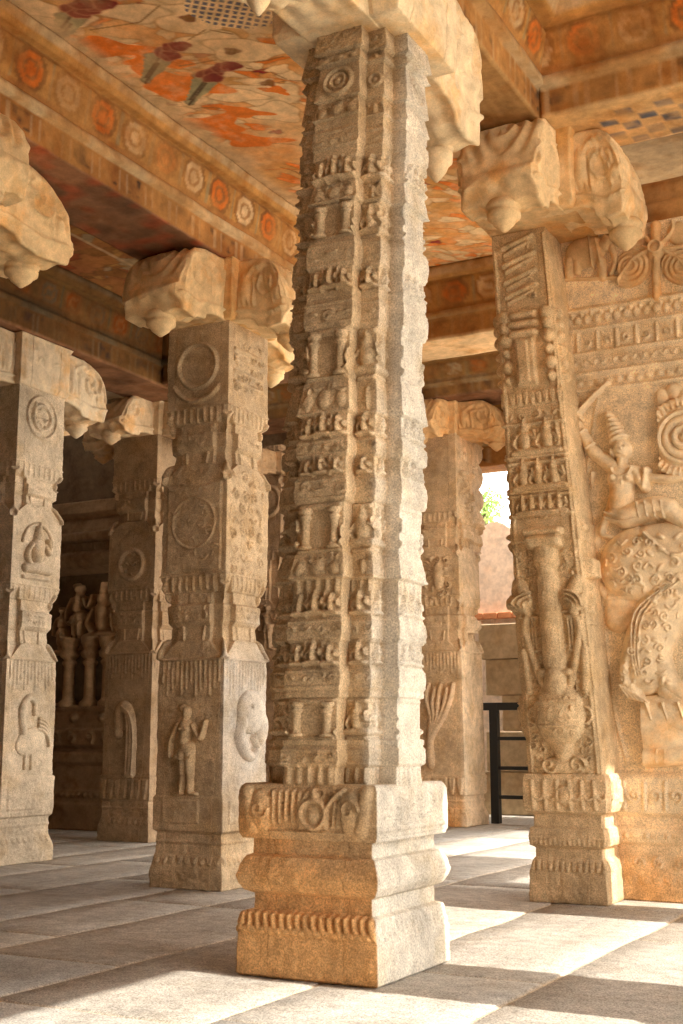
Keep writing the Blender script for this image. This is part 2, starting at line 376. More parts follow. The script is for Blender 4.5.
def big_shaft():
    z0, z1 = .875, BANDS[-1][1]
    zs = np.unique(np.round(np.concatenate([np.arange(z0, z1, .0055), [z1]]), 4))
    M = np.zeros_like(zs)
    for a, b, t in BANDS:
        m = (zs >= a) & (zs <= b); q = (zs[m]-a)/(b-a)
        if t == 'bulge': v = .002+.018*np.sin(np.pi*np.clip(q*.93+.05, 0, 1))**.6
        elif t == 'eave': v = .022*np.clip(1-q,0,1)**.8*np.clip(q/.06+.3,0,1)
        elif t == 'fil': v = np.full_like(q, .012)
        elif t == 'fig': v = .006-.006*q
        elif t == 'cols': v = np.full_like(q, .0)
        elif t == 'col': v = np.full_like(q, -.004)
        elif t == 'medal': v = .02*(1-q)
        else: v = .03-.02*q
        M[m] = v
    tp = np.interp(zs, [z0, z1], [1.11, .92])
    A, C, W = .318*tp, .232*tp, .125*tp
    def face(k):
        def f(R):
            sd = k*100
            for n, (a, b, t) in enumerate(BANDS):
                h = b-a; t_ = 1.11-.19*(a-z0)/(z1-z0); w = .125*t_; cc = .232*t_; mid = (w+cc)/2
                ctrs = [(0, w), (mid, (cc-w)/2), (-mid, (cc-w)/2)]
                if t == 'col':
                    for c, hw in ctrs:
                        R.cut(c-hw*.34, c+hw*.34, a+h*.08, b-h*.12, .045)
                        if c: 
                            R.ell((c, a+h*.52), hw*.5, h*.3, .03); R.figure(c, a+h*.1, h*.75, True, .035)
                        R.rect(c-hw*.95, c+hw*.95, a, a+h*.1, .016); R.rect(c-hw*.95, c+hw*.95, b-h*.13, b, .018)
                    if n: COLONS.append((k, a+h*.08, b-h*.1, w))
                elif t == 'cols':
                    for c, hw in ctrs:
                        nn = 5 if c == 0 else 3
                        for i in range(nn):
                            x = c-hw*.8+1.6*hw*i/(nn-1); R.line([(x, a+h*.1), (x, b-h*.1)], hw*.11, .014)
                elif t == 'fig':
                    for c, hw in ctrs:
                        R.figure(c, a+h*.02, h*.95, True, .045)
                        if c == 0:
                            for s in (-1, 1):
                                R.figure(c+s*hw*.62, a, h*.85, True, .038); R.line([(c+s*hw*.34, a), (c+s*hw*.34, b)], .008, .02)
                elif t == 'bulge':
                    for c, hw in ctrs:
                        R.line([(c-hw, a+h*.16), (c+hw, a+h*.16)], .007, .008); R.line([(c-hw, b-h*.2), (c+hw, b-h*.2)], .006, .008)
                        R.ornament(c-hw*.9, c+hw*.9, a+h*.25, b-h*.28, max(.03, h*.36), .010, n*7+sd)
                elif t == 'eave':
                    for c, hw in ctrs:
                        R.line([(c-hw, a+.008), (c+hw, a+.008)], .008, .01)
                        R.ornament(c-hw*.9, c+hw*.9, a+h*.15, b-h*.05, max(.03, h*.3), .013, n*5+sd)
                        R.ell((c, a+h*.45), hw*.25, h*.3, .016)
                        if c == 0:
                            for s in (-1, 1): R.ell((c+s*hw*.65, a+h*.4), hw*.2, h*.25, .014)
                elif t == 'medal':
                    R.ring((0, a+h*.5), h*.36, .012, .02); R.ring((0, a+h*.5), h*.2, .01, .018); R.ell((0, a+h*.5), .02, .025, .02)
                    for c, hw in ctrs[1:]: R.ring((c, a+h*.5), hw*.7, .01, .016); R.ell((c, a+h*.5), hw*.3, hw*.3, .016)
                elif t == 'top':
                    for c, hw in ctrs: R.ornament(c-hw*.9, c+hw*.9, a, b, .04, .008, n)
            if k == 1: R.H *= .55
        return f
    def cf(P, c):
        c = foot_tint(.35, 1.0)(P, c)
        k = np.clip((P[:, 0]-.038*np.clip(P[:, 2]-.9, 0, None)-(PCX_+.24))/.07, 0, 1)[:, None]  # skylight from the right painted into the stone as paler faces
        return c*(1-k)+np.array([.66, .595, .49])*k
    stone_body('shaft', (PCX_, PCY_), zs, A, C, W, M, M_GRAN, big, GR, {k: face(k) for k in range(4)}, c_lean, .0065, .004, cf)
    # pairs of little half-round columns framing the niches of each tier
    for k, a, b, w in COLONS:
        if k != 0: continue
        h = b-a; t_ = 1.11-.19*(a-z0)/(z1-z0)
        for s in (-1, 1):
            u = s*w*.6; d = .318*t_
            p = (u, -d) if k == 0 else (d, u)
            r = .024
            prof = [(r*1.5, 0), (r*1.5, h*.08), (r*1.1, h*.1), (r, h*.16), (r*.92, h*.5), (r*.95, h*.7), (r*1.3, h*.76), (r*1.35, h*.8), (r*.9, h*.84), (r*1.5, h*.9), (r*1.55, h)]
            lathe('colonnette', prof, (PCX_+p[0], PCY_+p[1], a), M_GRAN, big, 14, GR if k == 0 else np.array([.66, .595, .49]), c_lean)
big_shaft()

# ================================================================== bracket capitals
def arm_mesh(name, cen, z0, dirv, L, ht, hw, r0, mat, parent, col, kind=0, style=0, lean=None):
    """corbel arm: scrolled end, stepped ledge and lotus bud (a part of the arm) below; cen = pillar axis"""
    d = np.array([dirv[0], dirv[1]], float); t = np.array([-d[1], d[0]])
    q = np.linspace(0, 1, 70); r = r0*.6+(L-r0*.6)*(1-(1-q)**1.6)
    x = (r-r0)/(L-r0)
    if kind == 0:
        zb = np.interp(x, [-1, 0, .3, .42, .44, .6, .62, .9, .93, 1], [0, 0, -.01, -.035, -.075, -.085, -.1, -.08, -.02, .03])*ht/.48
        roll = ht*np.sqrt(np.clip(1-np.clip((x-.42)/.56, 0, 1)**2.2, 0, 1))
        lip = np.interp(x, [0, .8, .86, 1], [0, 0, .13, .11])*ht/.48
        zt = np.maximum(np.maximum(roll, lip), zb+.02)
    else:
        zb = np.interp(x, [-1, 0, .3, .5, .52, .75, .78, 1], [0, .0, .1, .16, .2, .23, .27, .33])*ht/.48
        zt = np.maximum(ht*np.interp(x, [0, .6, .85, 1], [1, 1, .97, .84]), zb+.03)
    wid = hw*np.interp(x, [-1, 0, .1, .6, .9, 1], [1, 1, 1.02, .98, 1.03, .9])
    ns, nb = 30, 34
    s = np.linspace(0, 1, ns)
    Rr = np.repeat(r[:, None], ns, 1); Zs = zb[:, None]+s[None]*(zt-zb)[:, None]
    R = Rel(Rr, Zs)
    e = (L-r0)
    # carving on the cheek: a scroll, leaf ribs and a banded ledge
    R.spiral((r0+e*.62, ht*.55), ht*.33, 1.6, .014, .018, 2.2, -1, 36)
    R.arc((r0+e*.5, ht*.1), e*.42, .2, 2.4, .012, .014, 16, ht*.8)
    R.arc((r0+e*.45, ht*.1), e*.3, .2, 2.6, .012, .014, 16, ht*.6)
    R.line([(r0-.02, ht*.14), (r0+e*.3, ht*.12), (r0+e*.62, ht*.04), (r0+e*.95, ht*.1)], .014, .018)
    for i in range(5): R.line([(r0+e*(.02+.09*i), ht*.22), (r0+e*(-.04+.1*i), ht*(.85-.05*i))], .012, .012)
    R.ell((r0+e*.2, ht*.5), .05, ht*.28, .02); R.ell((r0+e*.8, ht*.35), .05, .06, .022)
    H = R.H*1.6
    bt = np.linspace(-1, 1, nb)[1:-1]
    P = []
    sideR = np.stack([Rr, wid[:, None]+H, Zs], -1)                                   # bottom->top
    top = np.stack([np.repeat(r[:, None], nb-2, 1), -bt[None]*wid[:, None], np.repeat(zt[:, None], nb-2, 1)], -1)
    dd = np.hypot(bt[None]*1.0, (x[:, None]-.72)*2.6); ridge = .016*np.cos(dd*20)*np.clip(1.15-dd, 0, 1)**.5*(x[:, None] > .3)*(x[:, None] < .93)
    top[..., 0] += ridge; top[..., 2] += ridge
    sideL = np.stack([Rr, -(wid[:, None]+H), Zs], -1)[:, ::-1]
    rib = .012*np.cos(bt*9)[None]*np.clip(x*3, 0, 1)[:, None]
    bot = np.stack([np.repeat(r[:, None], nb-2, 1), bt[None]*wid[:, None], np.repeat(zb[:, None], nb-2, 1)+rib], -1)
    G = np.concatenate([sideR, top, sideL, bot], 1)
    W = np.empty(G.shape)
    W[..., 0] = cen[0]+d[0]*G[..., 0]+t[0]*G[..., 1]; W[..., 1] = cen[1]+d[1]*G[..., 0]+t[1]*G[..., 1]; W[..., 2] = z0+G[..., 2]
    W += (.011*np.stack([vn(W, 6), vn(W+5, 6), vn(W+11, 6)], -1)+.007*np.stack([vn(W, 19), vn(W+5, 19), vn(W+11, 19)], -1))
    nr, nc = G.shape[:2]; idx = np.arange(nr*nc).reshape(nr, nc); nx = np.roll(idx, -1, 1)
    Q = np.stack([idx[:-1], nx[:-1], nx[1:], idx[1:]], -1).reshape(-1, 4)
    a = np_mesh(name, W.reshape(-1, 3), Q, mat, parent, np.tile(col, (nr*nc, 1)), extra=[list(idx[0][::-1]), list(idx[-1])])
    if kind == 0:
        rb = r0+e*.76; b = ht/.48; k = hw*.52
        zz = -.085*b
        prof = [(k*.75, .04), (k*.9, .0), (k*.86, -.02), (k*.7, -.03), (k*.82, -.045), (k*.8, -.07*b), (k*.62, -.085*b), (k*.5, -.11*b), (k*.28, -.135*b), (k*.08, -.155*b)]
        lathe('lotus_bud', prof, (cen[0]+d[0]*rb, cen[1]+d[1]*rb, z0+zz), mat, a, 18, col)
    return a
def capital(label, cen, z0, ht, half, arms, col=CR, mat=None, group=None, paint=None):
    mat = mat or M_CAP
    r = empty('bracket_capital', (cen[0], cen[1], z0), label, 'capital', 'bracket capitals on the pillars')
    zs, (a, c, w, m) = levels([(z0, half, half, half*.6, 0), (z0+ht*.06, half*1.04, half*1.04, half*.6, 0), (z0+ht*.9, half*1.04, half*1.04, half*.6, 0), (z0+ht, half*1.1, half*1.1, half*.6, 0)], .012)
    def face(R):
        R.rect(-half*.9, half*.9, z0+ht*.08, z0+ht*.93, .01); R.ornament(-half*.8, half*.8, z0+ht*.12, z0+ht*.9, .11, .02, int(cen[0]*100) % 97)
    stone_body('core_block', cen, zs, a, c, w, m, mat, r, col, {0: face, 1: face}, None, .014, .005, paint)
    for dv, L, kind, hw in arms:
        arm_mesh('corbel_arm', cen, z0, dv, L, ht*.985, hw, half*.95, mat, r, col, kind)
    return r
# ================================================================== square pillars in three blocks
def block_pillar(name, cen, Z, label, a=.33, faces=None, group=None, lean=None, col=GR, mat=None, colfn=None, st=.009, cube_only=None):
    """Z: dict of levels: top, cube3 bottom, band, cube2 top, cube2 bottom, band2, cube1 top, cube1 bottom, ledge, groove"""
    mat = mat or M_GRAN
    p = empty(name, (cen[0], cen[1], 0), label, 'pillar', 'carved stone pillars of the hall')
    n = a-.022
    g = Z['groove']
    rows = [(0, a*1.07, a*1.07, .22, 0), (g*.3, a*1.08, a*1.08, .22, 0), (g*.48, a*1.02, a*1.02, .22, 0), (g*.6, a*.98, a*.98, .22, 0), (g-.02, a*.97, a*.97, .22, 0), (g-.015, a*1.0, a*1.0, .22, 0)]
    zs, (A, C, W, M) = levels(rows, .008)
    def bf(R):
        R.petals(-a, a, g*.42, g*.56, 9, .014); R.line([(-a, g*.8), (a, g*.8)], .012, .01)
        for x in (-.15, .1): R.cut(x-.002, x+.002, g*.62, g-.03, .004)
    stone_body('base_block', cen, zs, A, C, W, M, mat, p, col, {0: bf, 1: bf}, lean, st, .007, colfn)
    def V(z0, z1):      # corner cut opening upwards as a V
        return [(z0, a, a, .29, 0), (z1, a-.005, a-.055, .15, 0)]
    rows = [(g-.014, a*.99, a*.99, .22, 0), (g, a*1.04, a*1.04, .22, 0), (g+.03, a*1.05, a*1.05, .22, 0), (Z['ledge']-.02, a*1.05, a*1.05, .22, 0), (Z['ledge'], a*1.0, a*1.0, .22, 0)]
    rows += V(Z['c1']-.14, Z['c1'])
    def neck(z0, z1):
        h = z1-z0
        return [(z0+.01, n, a-.06, .15, 0), (z0+h*.3, n-.01, a-.07, .15, 0), (z0+h*.34, a-.01, a-.06, .16, 0), (z0+h*.4, a+.012, a-.045, .17, 0), (z0+h*.72, a+.014, a-.04, .17, 0), (z0+h*.76, n, a-.06, .16, 0), (z1-.01, n, a-.06, .16, 0)]
    rows += neck(Z['c1'], Z['c2b'])
    rows += [(Z['c2b'], a-.01, a-.05, .2, 0), (Z['c2b']+.05, a, a-.02, .22, 0), (Z['c2b']+.1, a, a, .22, 0)]
    rows += V(Z['c2']-.1, Z['c2']) + neck(Z['c2'], Z['c3b'])
    rows += [(Z['c3b'], a-.012, a-.06, .2, 0), (Z['c3b']+.03, a-.01, a-.03, .22, 0), (Z['c3b']+.06, a-.008, a-.01, .22, 0), (Z['c3b']+.12, a-.008, a-.008, .22, 0), (Z['top'], a-.012, a-.012, .22, 0)]
    zs, (A, C, W, M) = levels(rows, .007)
    def sf(k):
        def f(R):
            # ledge panel, tassel bands and frames common to every face
            R.rect(-a*.8, a*.35, g+.05, Z['ledge']-.03, .006)
            for (z0, z1, zc) in ((Z['c2b'], Z['c2'], 0), (Z['c3b'], Z['top'], 1)):
                h = z1-z0
                R.line([(-a, z0+.13), (a, z0+.13)], .008, .008)
                for i in range(9):
                    x = -a*.85+i*a*1.7/8; R.line([(x, z0+.12), (x, z0+.02)], .013, .006)
            zt = Z['c1']-.15
            for i in range(13):
                x = -a*.85+i*a*1.7/12; R.line([(x, zt), (x, zt-.16-.05*((i*5) % 3))], .009, .007)
            R.line([(-a*.9, zt+.01), (a*.9, zt+.01)], .01, .012)
            for (z0, z1) in ((Z['c1'], Z['c2b']), (Z['c2'], Z['c3b'])):
                h = z1-z0
                R.ornament(-.15, .15, z0+h*.42, z0+h*.7, .05, .008, k+3)
                for s in (-1, 1):
                    R.cap((s*(a-.05), z0-.005), (s*(a-.015), z0-.13), .035, .012, .025)
                    R.ell((s*(a-.05), z1-.03), .035, .05, .025); R.cap((s*(a-.04), z1), (s*(a-.04), z1+.06), .03, .02, .02)
                    R.line([(s*.09, z0+.02), (s*.1, z0+h*.28)], .012, .01)
            if faces and k in faces: faces[k](R, Z, a)
            R.H *= 1.5
        return f
    stone_body('shaft', cen, zs, A, C, W, M, mat, p, col, {k: sf(k) for k in ((0, 1, 2, 3) if faces and 2 in faces else (0, 1, 3))}, lean, st, .006, colfn)
    return p
FRM = {0: (lambda c, a: (c[0], c[1]-a, 0), (1, 0, 0), (0, -1, 0)), 1: (lambda c, a: (c[0]+a, c[1], 0), (0, 1, 0), (1, 0, 0))}
def face_relief(name, p, cen, a, k, R, col, label=None, mat=None, lean=None):
    o, u, n = FRM[k]
    x = relief_part(name, o(cen, a), u, n, R, mat or M_GRAN, p, col, lean=lean)
    if x is not None and label: x['label'] = label
    return x
zz = lambda y, Y, x=219: float(on_y(x, y, Y)[2])
# --- second pillar (left of the big one)
P2 = (-5.6, 8.28); z2 = lambda y: zz(y, 7.98)
Z2 = dict(top=4.37, c3b=z2(420), c2=z2(462), c2b=z2(590), c1=z2(640), ledge=z2(796), groove=z2(832))
def p2_front(R, Z, a):
    R.ring((0, 4.02), .18, .018, .018); R.arc((0, 3.98), .25, math.pi*1.15, math.pi*1.8, .02, .02)
    R.rect(-a*.85, a*.85, Z['c2b']+.16, Z['c2']-.16, .008)
    R.ring((0, 2.75), .2, .014, .014); R.ornament(-.22, .22, 2.45, 3.05, .08, .016, 4)
def p2_right(R, Z, a):
    R.ornament(-.22, .22, 3.8, 4.25, .09, .012, 9)
    for i in range(4): R.line([(-.2, 4.15-i*.09), (.2, 4.15-i*.09)], .018, .014)
    R.ornament(-.24, .24, 2.3, 3.15, .1, .01, 8)
def p2_col(P, c):      # a grey lime-wash smear on the courtyard face, rust at places
    n = vn(P, 2.5)+vn(P, 9)*.4
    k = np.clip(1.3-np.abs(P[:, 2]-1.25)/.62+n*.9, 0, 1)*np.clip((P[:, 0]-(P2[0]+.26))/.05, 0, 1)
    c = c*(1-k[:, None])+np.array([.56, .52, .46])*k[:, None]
    d = P[:, 2]-1.45-(P[:, 0]-P2[0]); g = np.clip(1-np.abs(d+vn(P, 8)*.25)/.13, 0, 1)*np.clip((P2[1]-.3-P[:, 1])/.03, 0, 1)*.6   # old black seepage mark
    return c*(1-g[:, None])+np.array([.16, .13, .1])*g[:, None]
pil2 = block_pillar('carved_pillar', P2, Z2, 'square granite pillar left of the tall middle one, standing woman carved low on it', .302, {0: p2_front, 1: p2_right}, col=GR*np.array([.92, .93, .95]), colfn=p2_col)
R = rel_grid(-.28, .28, .6, 1.6)
R.figure(-.03, Z2['ledge']+.0, .68, False, .055, 1)
face_relief('woman_figure', pil2, P2, .302, 0, R, GR*.95, 'standing woman with raised hand carved in relief')
R = rel_grid(-.25, .33, .7, 1.6)
R.ell((.08, 1.3), .2, .17, .06); R.line([(-.06, 1.22), (-.09, 1.1), (-.03, 1.0), (.07, .96), (.13, 1.0)], .06, .05, .035); R.ell((.22, 1.18), .09, .14, .05); R.ell((.02, 1.34), .03, .03, .075); R.line([(.1, 1.1), (.16, 1.02)], .03, .045)
face_relief('elephant_head', pil2, P2, .302, 1, R, np.array([.56, .5, .42]), 'curled elephant head carved in relief')
# --- left pillar at the frame's edge
P1 = (-8.35, 8.9)
z1 = lambda y, x=40: float(on_x(x, y, -7.97)[2])
Z1 = dict(top=4.37, c3b=z1(478), c2=z1(505), c2b=z1(600), c1=z1(645), ledge=z1(775), groove=z1(815))
def p1_right(R, Z, a):
    R.ring((0, z1(415)), .2, .014, .014); R.ring((0, z1(415)), .12, .02, .016); R.ornament(-.14, .14, z1(415)-.14, z1(415)+.14, .07, .016, 2)
    R.rect(-.2, .17, z1(578)-.02, z1(578)+.02, .02)
pil1 = block_pillar('carved_pillar', P1, Z1, 'pale square pillar cut off by the left edge, seated deity on its side', .33, {1: p1_right}, col=np.array([.58, .47, .335]))
R = rel_grid(-.24, .24, z1(580), z1(500)); R.figure(0, z1(575), .44, True, .06); R.arc((0, z1(545)), .2, .1, 3.04, .02, .025)
face_relief('seated_deity', pil1, P1, .33, 1, R, np.array([.56, .45, .32]), 'seated deity carved in relief')
R = rel_grid(-.28, .28, z1(770), z1(680)); R.swan(-.05, z1(768), .66, .035, 1)
face_relief('swan', pil1, P1, .33, 1, R, np.array([.6, .49, .35]), 'swan with arched neck carved in relief')
# --- pillar behind, by the shrine
P3 = (-8.72, 11.55); z3 = lambda y: zz(y, 11.25, 150)
Z3 = dict(top=4.5, c3b=z3(490), c2=z3(520), c2b=z3(600), c1=z3(640), ledge=z3(775), groove=z3(800))
def p3_front(R, Z, a):
    R.ring((0, z3(563)), .16, .03, .025); R.ornament(-.15, .15, z3(563)-.15, z3(563)+.15, .08, .02, 6)
    R.petals(-a, a, z3(800), z3(780), 7, .02)
pil3 = block_pillar('carved_pillar', P3, Z3, 'brown square pillar in front of the dark shrine, hooded swan neck carved low on it', .32, {0: p3_front}, col=np.array([.36, .25, .15]))  # dim light at this spot put into the darker stone colour
R = rel_grid(-.25, .28, z3(778), z3(690))
R.line([(.06, z3(775)), (.07, z3(735)), (.03, z3(712)), (-.05, z3(706)), (-.11, z3(715)), (-.1, z3(735))], .075, .05, .05)
for k in (-.03, .01, .05): R.line([(.06+k, z3(775)), (.07+k, z3(735)), (.03+k*.6, z3(714)), (-.05, z3(708)+k*.5)], .014, .065)
face_relief('swan_neck', pil3, P3, .32, 0, R, np.array([.46, .34, .22]), 'arched swan neck carved in relief')
# --- dark pillar seen in the gap, and the far right one
P5 = (-8.85, 14.45); z5 = lambda y: zz(y, 14.15, 268)
Z5 = dict(top=4.6, c3b=z5(455), c2=z5(475), c2b=z5(560), c1=z5(600), ledge=z5(770), groove=z5(790))
def p5_front(R, Z, a):
    R.ring((.12, z5(502)), .2, .03, .03); R.disc((.12, z5(500)), .14, .02); R.figure(.15, z5(650), .6, False, .05)
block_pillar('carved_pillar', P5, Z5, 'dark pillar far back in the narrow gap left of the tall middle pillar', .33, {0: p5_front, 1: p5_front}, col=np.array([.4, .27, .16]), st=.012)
P6 = (-6.68, 15.4); z6 = lambda y: zz(y, 15.07, 460)
Z6 = dict(top=5.1, c3b=z6(520), c2=z6(545), c2b=z6(605), c1=z6(640), ledge=z6(775), groove=z6(795))
lean6 = lambda P: np.stack([P[..., 0]-.012*np.clip(P[..., 2]-.5, 0, None), P[..., 1], P[..., 2]], -1)
def p6_front(R, Z, a):
    R.ornament(-.2, .2, z6(600), z6(555), .1, .03, 3); R.ell((.05, z6(575)), .08, .2, .04)
    R.petals(-a, a, z6(795), z6(778), 6, .02)
def p6_col(P, c):
    c = foot_tint(.8, .55)(P, c); k = np.clip((P[:, 0]-(P6[0]+.28))/.05, 0, 1)[:, None]*.85  # brightness of the court-facing side put into its colour
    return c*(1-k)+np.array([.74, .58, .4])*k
def p6_back(R, Z, a):
    for y, r in ((535, .2), (515, .26), (490, .22), (465, .26), (440, .24)): R.ell((-.25, z6(y)), .14, r*.9, .24); R.ell((.2, z6(y)), .2, r*.8, .16)
def p6_right(R, Z, a):
    R.ornament(-.25, .25, z6(520), z6(450), .14, .03, 12)
    R.rect(-.1, .12, z6(632), z6(618), .06)
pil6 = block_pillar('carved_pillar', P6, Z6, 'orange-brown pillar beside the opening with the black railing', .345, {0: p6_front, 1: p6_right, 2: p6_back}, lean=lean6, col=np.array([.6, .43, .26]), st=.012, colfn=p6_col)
R = rel_grid(-.28, .28, z6(772), z6(675))
for i in range(5): R.line([(-.12, z6(765)), (-.12, z6(740)), (-.06+.04*i-.04, z6(718)), (-.16+.085*i, z6(698)-.06*(i % 2)), (-.12+.085*i, z6(684)-.05*(i % 2))], .055, .05, .03)
face_relief('swan_plume', pil6, P6, .345, 0, R, np.array([.6, .43, .27]), 'feathery plume carved in relief', lean=lean6)

# ================================================================== composite pier with the rider relief
PR = (-2.84, 8.77)
zR = lambda y: float(on_y(565, y, 8.5)[2])
def pier_lean(P):
    P = np.array(P, float); k = np.clip(P[..., 2]-.9, 0, None)
    P[..., 0] -= .064*k
    b = P[..., 1]-PR[1]; P[..., 1] = np.where(b > 0, PR[1]+b*2.1, P[..., 1]); return P
pier = empty('carved_pier', (PR[0], PR[1], 0), 'broad golden stone pier at right with a rider on a beast in high relief', 'pier')
def pier_pilaster():
    B = [(0, .27), (.02, .275), (zR(872), .268), (zR(870), .262), (zR(860), .245), (zR(858), .232), (zR(849), .23), (zR(846), .262), (zR(838), .268), (zR(829), .258), (zR(827), .236), (zR(815), .238), (zR(812), .285), (zR(806), .295), (zR(778), .292), (zR(774), .28)]
    zs, (a, c, w, m) = levels([(z, x, x, .15, 0) for z, x in B], .006)
    def bf(R):
        R.petals(-.27, .27, zR(872), zR(861), 13, .014)
        R.petals(-.27, .27, zR(846), zR(838), 16, .008)
        for i in range(6): 
            x = -.22+i*.088; R.line([(x, zR(808)), (x-.01, zR(782))], .016, .016); R.arc((x+.04, zR(795)), .03, math.pi, 2*math.pi, .01, .014, 8)
        R.ell((0, zR(795)), .045, .07, .025); R.ring((0, zR(795)), .05, .01, .022)
        for x in (-.12, .09): R.cut(x-.002, x+.002, zR(900), zR(873), .004)
    stone_body('base_block', PR, zs, a, c, w, m, M_GRAN, pier, np.array([.64, .47, .28]), {0: bf, 1: bf}, pier_lean, .007, .005)
    z0, z1 = zR(775), 4.87
    rows = [(z0, .262), (zR(560), .25), (zR(540), .243), (zR(538), .255), (zR(518), .25), (zR(516), .243), (zR(400), .228), (zR(398), .24), (zR(385), .238), (zR(383), .225), (zR(305), .218), (zR(303), .222), (z1, .21)]
    zs, (a, c, w, m) = levels([(z, x, x, .14, 0) for z, x in rows], .006)
    def f(R):
        z = zR
        R.line([(-.235, z(772)), (-.2, z(235))], .012, .012); R.line([(.235, z(772)), (.19, z(225))], .012, .012)
        # full vase
        R.ell((0, z(714)), .185, .225, .115); R.ell((0, z(714)), .19, .06, .1); R.cap((0, z(690)), (0, z(676)), .09, .08, .1); R.cap((-.1, z(672)), (.1, z(672)), .03, .03, .06)
        R.cap((0, z(742)), (0, z(755)), .09, .06, .05); R.ell((0, z(765)), .16, .06, .045)
        for s in (-1, 1):
            R.spiral((s*.1, z(765)), .06, 1.3, .012, .05, sgn=s); R.line([(s*.08, z(690)), (s*.15, z(660)), (s*.2, z(628)), (s*.17, z(612))], .03, .035)
            R.line([(s*.2, z(690)), (s*.22, z(650))], .03, .03)
            R.arc((s*.17, z(715)), .06, 0, 6, .012, .025)
        overlay(R, lambda r: (r.ornament(-.13, .13, z(736), z(696), .055, .014, 4), r.line([(-.16, z(702)), (.16, z(702))], .01, .014), r.line([(-.16, z(726)), (.16, z(726))], .01, .014)), .05)
        R.ornament(-.23, .23, z(775), z(545), .06, .016, 21)
        # slender column on the vase
        for zz0, zz1, r in ((668, 575, .082), (575, 560, .07), (560, 548, .095)): R.cap((0, z(zz0)), (0, z(zz1)), r, r*.95, .075)
        R.rect(-.085, .085, z(668), z(575), .055, .02)
        R.cap((-.09, z(540)), (.09, z(540)), .055, .055, .09); R.cap((-.12, z(530)), (.12, z(530)), .03, .03, .085)
        for s in (-1, 1):
            R.ell((s*.18, z(592)), .055, .13, .05, -.35*s); R.ell((s*.2, z(604)), .045, .09, .06, -.7*s)
            for i in range(3): R.arc((s*.13, z(606)), .05+.03*i, (0 if s > 0 else 1.57), (1.57 if s > 0 else 3.14), .011, .075, 8)
            for i in range(5): R.line([(s*(.12+.025*i), z(650)), (s*(.12+.025*i), z(618))], .01, .022)
            R.rect(min(s*.1, s*.24), max(s*.1, s*.24), z(618), z(614), .03); R.rect(min(s*.1, s*.24), max(s*.1, s*.24), z(652), z(648), .025)
        # tiers of small figures above
        for y0, y1, n in ((512, 492, 5), (488, 458, 3), (452, 418, 2)):
            for i in range(n):
                x = -.17+.34*(i+.5)/n; R.figure(x, z(y0), z(y1)-z(y0), True, .04)
            R.line([(-.22, z(y0)), (.22, z(y0))], .014, .03); R.line([(-.22, z(y1)-.0), (.22, z(y1))], .012, .03)
        R.ornament(-.2, .2, z(516), z(405), .07, .018, 8)
        R.petals(-.23, .23, z(399), z(386), 9, .014)
        R.rect(-.1, .06, z(380), z(330), .045, .012); R.rect(-.085, .02, z(378), z(332), .06, .012)
        R.cap((-.1, z(326)), (.06, z(326)), .035, .035, .07); R.cap((-.11, z(316)), (.07, z(316)), .03, .03, .06); R.cap((-.1, z(306)), (.07, z(306)), .03, .03, .055)
        for s in (-1, 1):
            for y, r in ((372, .035), (358, .045), (344, .035), (330, .05), (318, .045), (307, .05)): R.ell((s*.165, z(y)), r, r*1.1, .06)
        # stacked roof-shapes on the topmost panel
        for y in (232, 250, 268, 283):
            R.line([(-.14, z(y)-.02), (.1, z(y)+.05)], .022, .03); R.line([(-.12, z(y+6)-.02), (.07, z(y+6)+.05)], .016, .022)
            R.ornament(-.14, .1, z(y+7), z(y-4), .045, .02, y)
    def side(R):
        z = zR
        R.rect(-.2, .0, z(578), z(556), .07, .015)
        R.line([(-.17, z(612)), (-.1, z(596)), (-.1, z(586))], .035, .035)
        for y in (612, 622): R.rect(-.22, -.02, z(y+3), z(y-2), .015)
        for y in (306, 318, 330, 344, 358, 372): R.ell((-.13, z(y)), .06, .045, .05)
        R.rect(-.2, .05, z(352), z(340), .025)
        R.line([(-.16, z(525)), (-.05, z(525))], .03, .03); R.line([(-.18, z(510)), (-.03, z(455)), (-.1, z(445)), (-.2, z(455))], .01, .008)
    stone_body('pilaster', PR, zs, a, c, w, m, M_GRAN, pier, np.array([.64, .475, .28]), {0: f, 1: side, 3: f}, pier_lean, .0065, .004)
pier_pilaster()
# the slab with the rider
WY = 8.94
q = lambda x, y: tuple(on_y(x, y, WY)[[0, 2]])
K = .0077
def slab(name, x0, x1, z0, z1, Y, depth, draw, mat, parent, col, st=.008, colfn=None, rough=.004):
    R = rel_grid(x0, x1, z0, z1, st); draw(R)
    P = np.stack([R.U, Y-R.H, R.V], -1)
    P[..., 1] += rough*(vn(P, 3)*2.2+vn(P+4, 11)+vn(P+8, 40)*.7)
    nr, nc = R.H.shape; idx = np.arange(nr*nc).reshape(nr, nc)
    Q = np.stack([idx[:-1, :-1], idx[:-1, 1:], idx[1:, 1:], idx[1:, :-1]], -1).reshape(-1, 4)
    V = P.reshape(-1, 3); rim = np.concatenate([idx[0], idx[1:, -1], idx[-1, :-1][::-1], idx[1:-1, 0][::-1]])
    Bv = V[rim].copy(); Bv[:, 1] = Y+depth; o = len(V); n = len(rim)
    i = np.arange(n); j = (i+1) % n
    Q2 = np.stack([rim[j], rim[i], o+i, o+j], -1)
    VV = np.concatenate([V, Bv]); c = np.tile(np.array(col, np.float32), (len(VV), 1))
    if colfn: c = colfn(VV, c)
    return np_mesh(name, VV, np.concatenate([Q, Q2]), mat, parent, c, extra=[list(range(o, o+n))])
RW = np.array([.82, .66, .44])
wx0, wx1 = -3.0, -.7
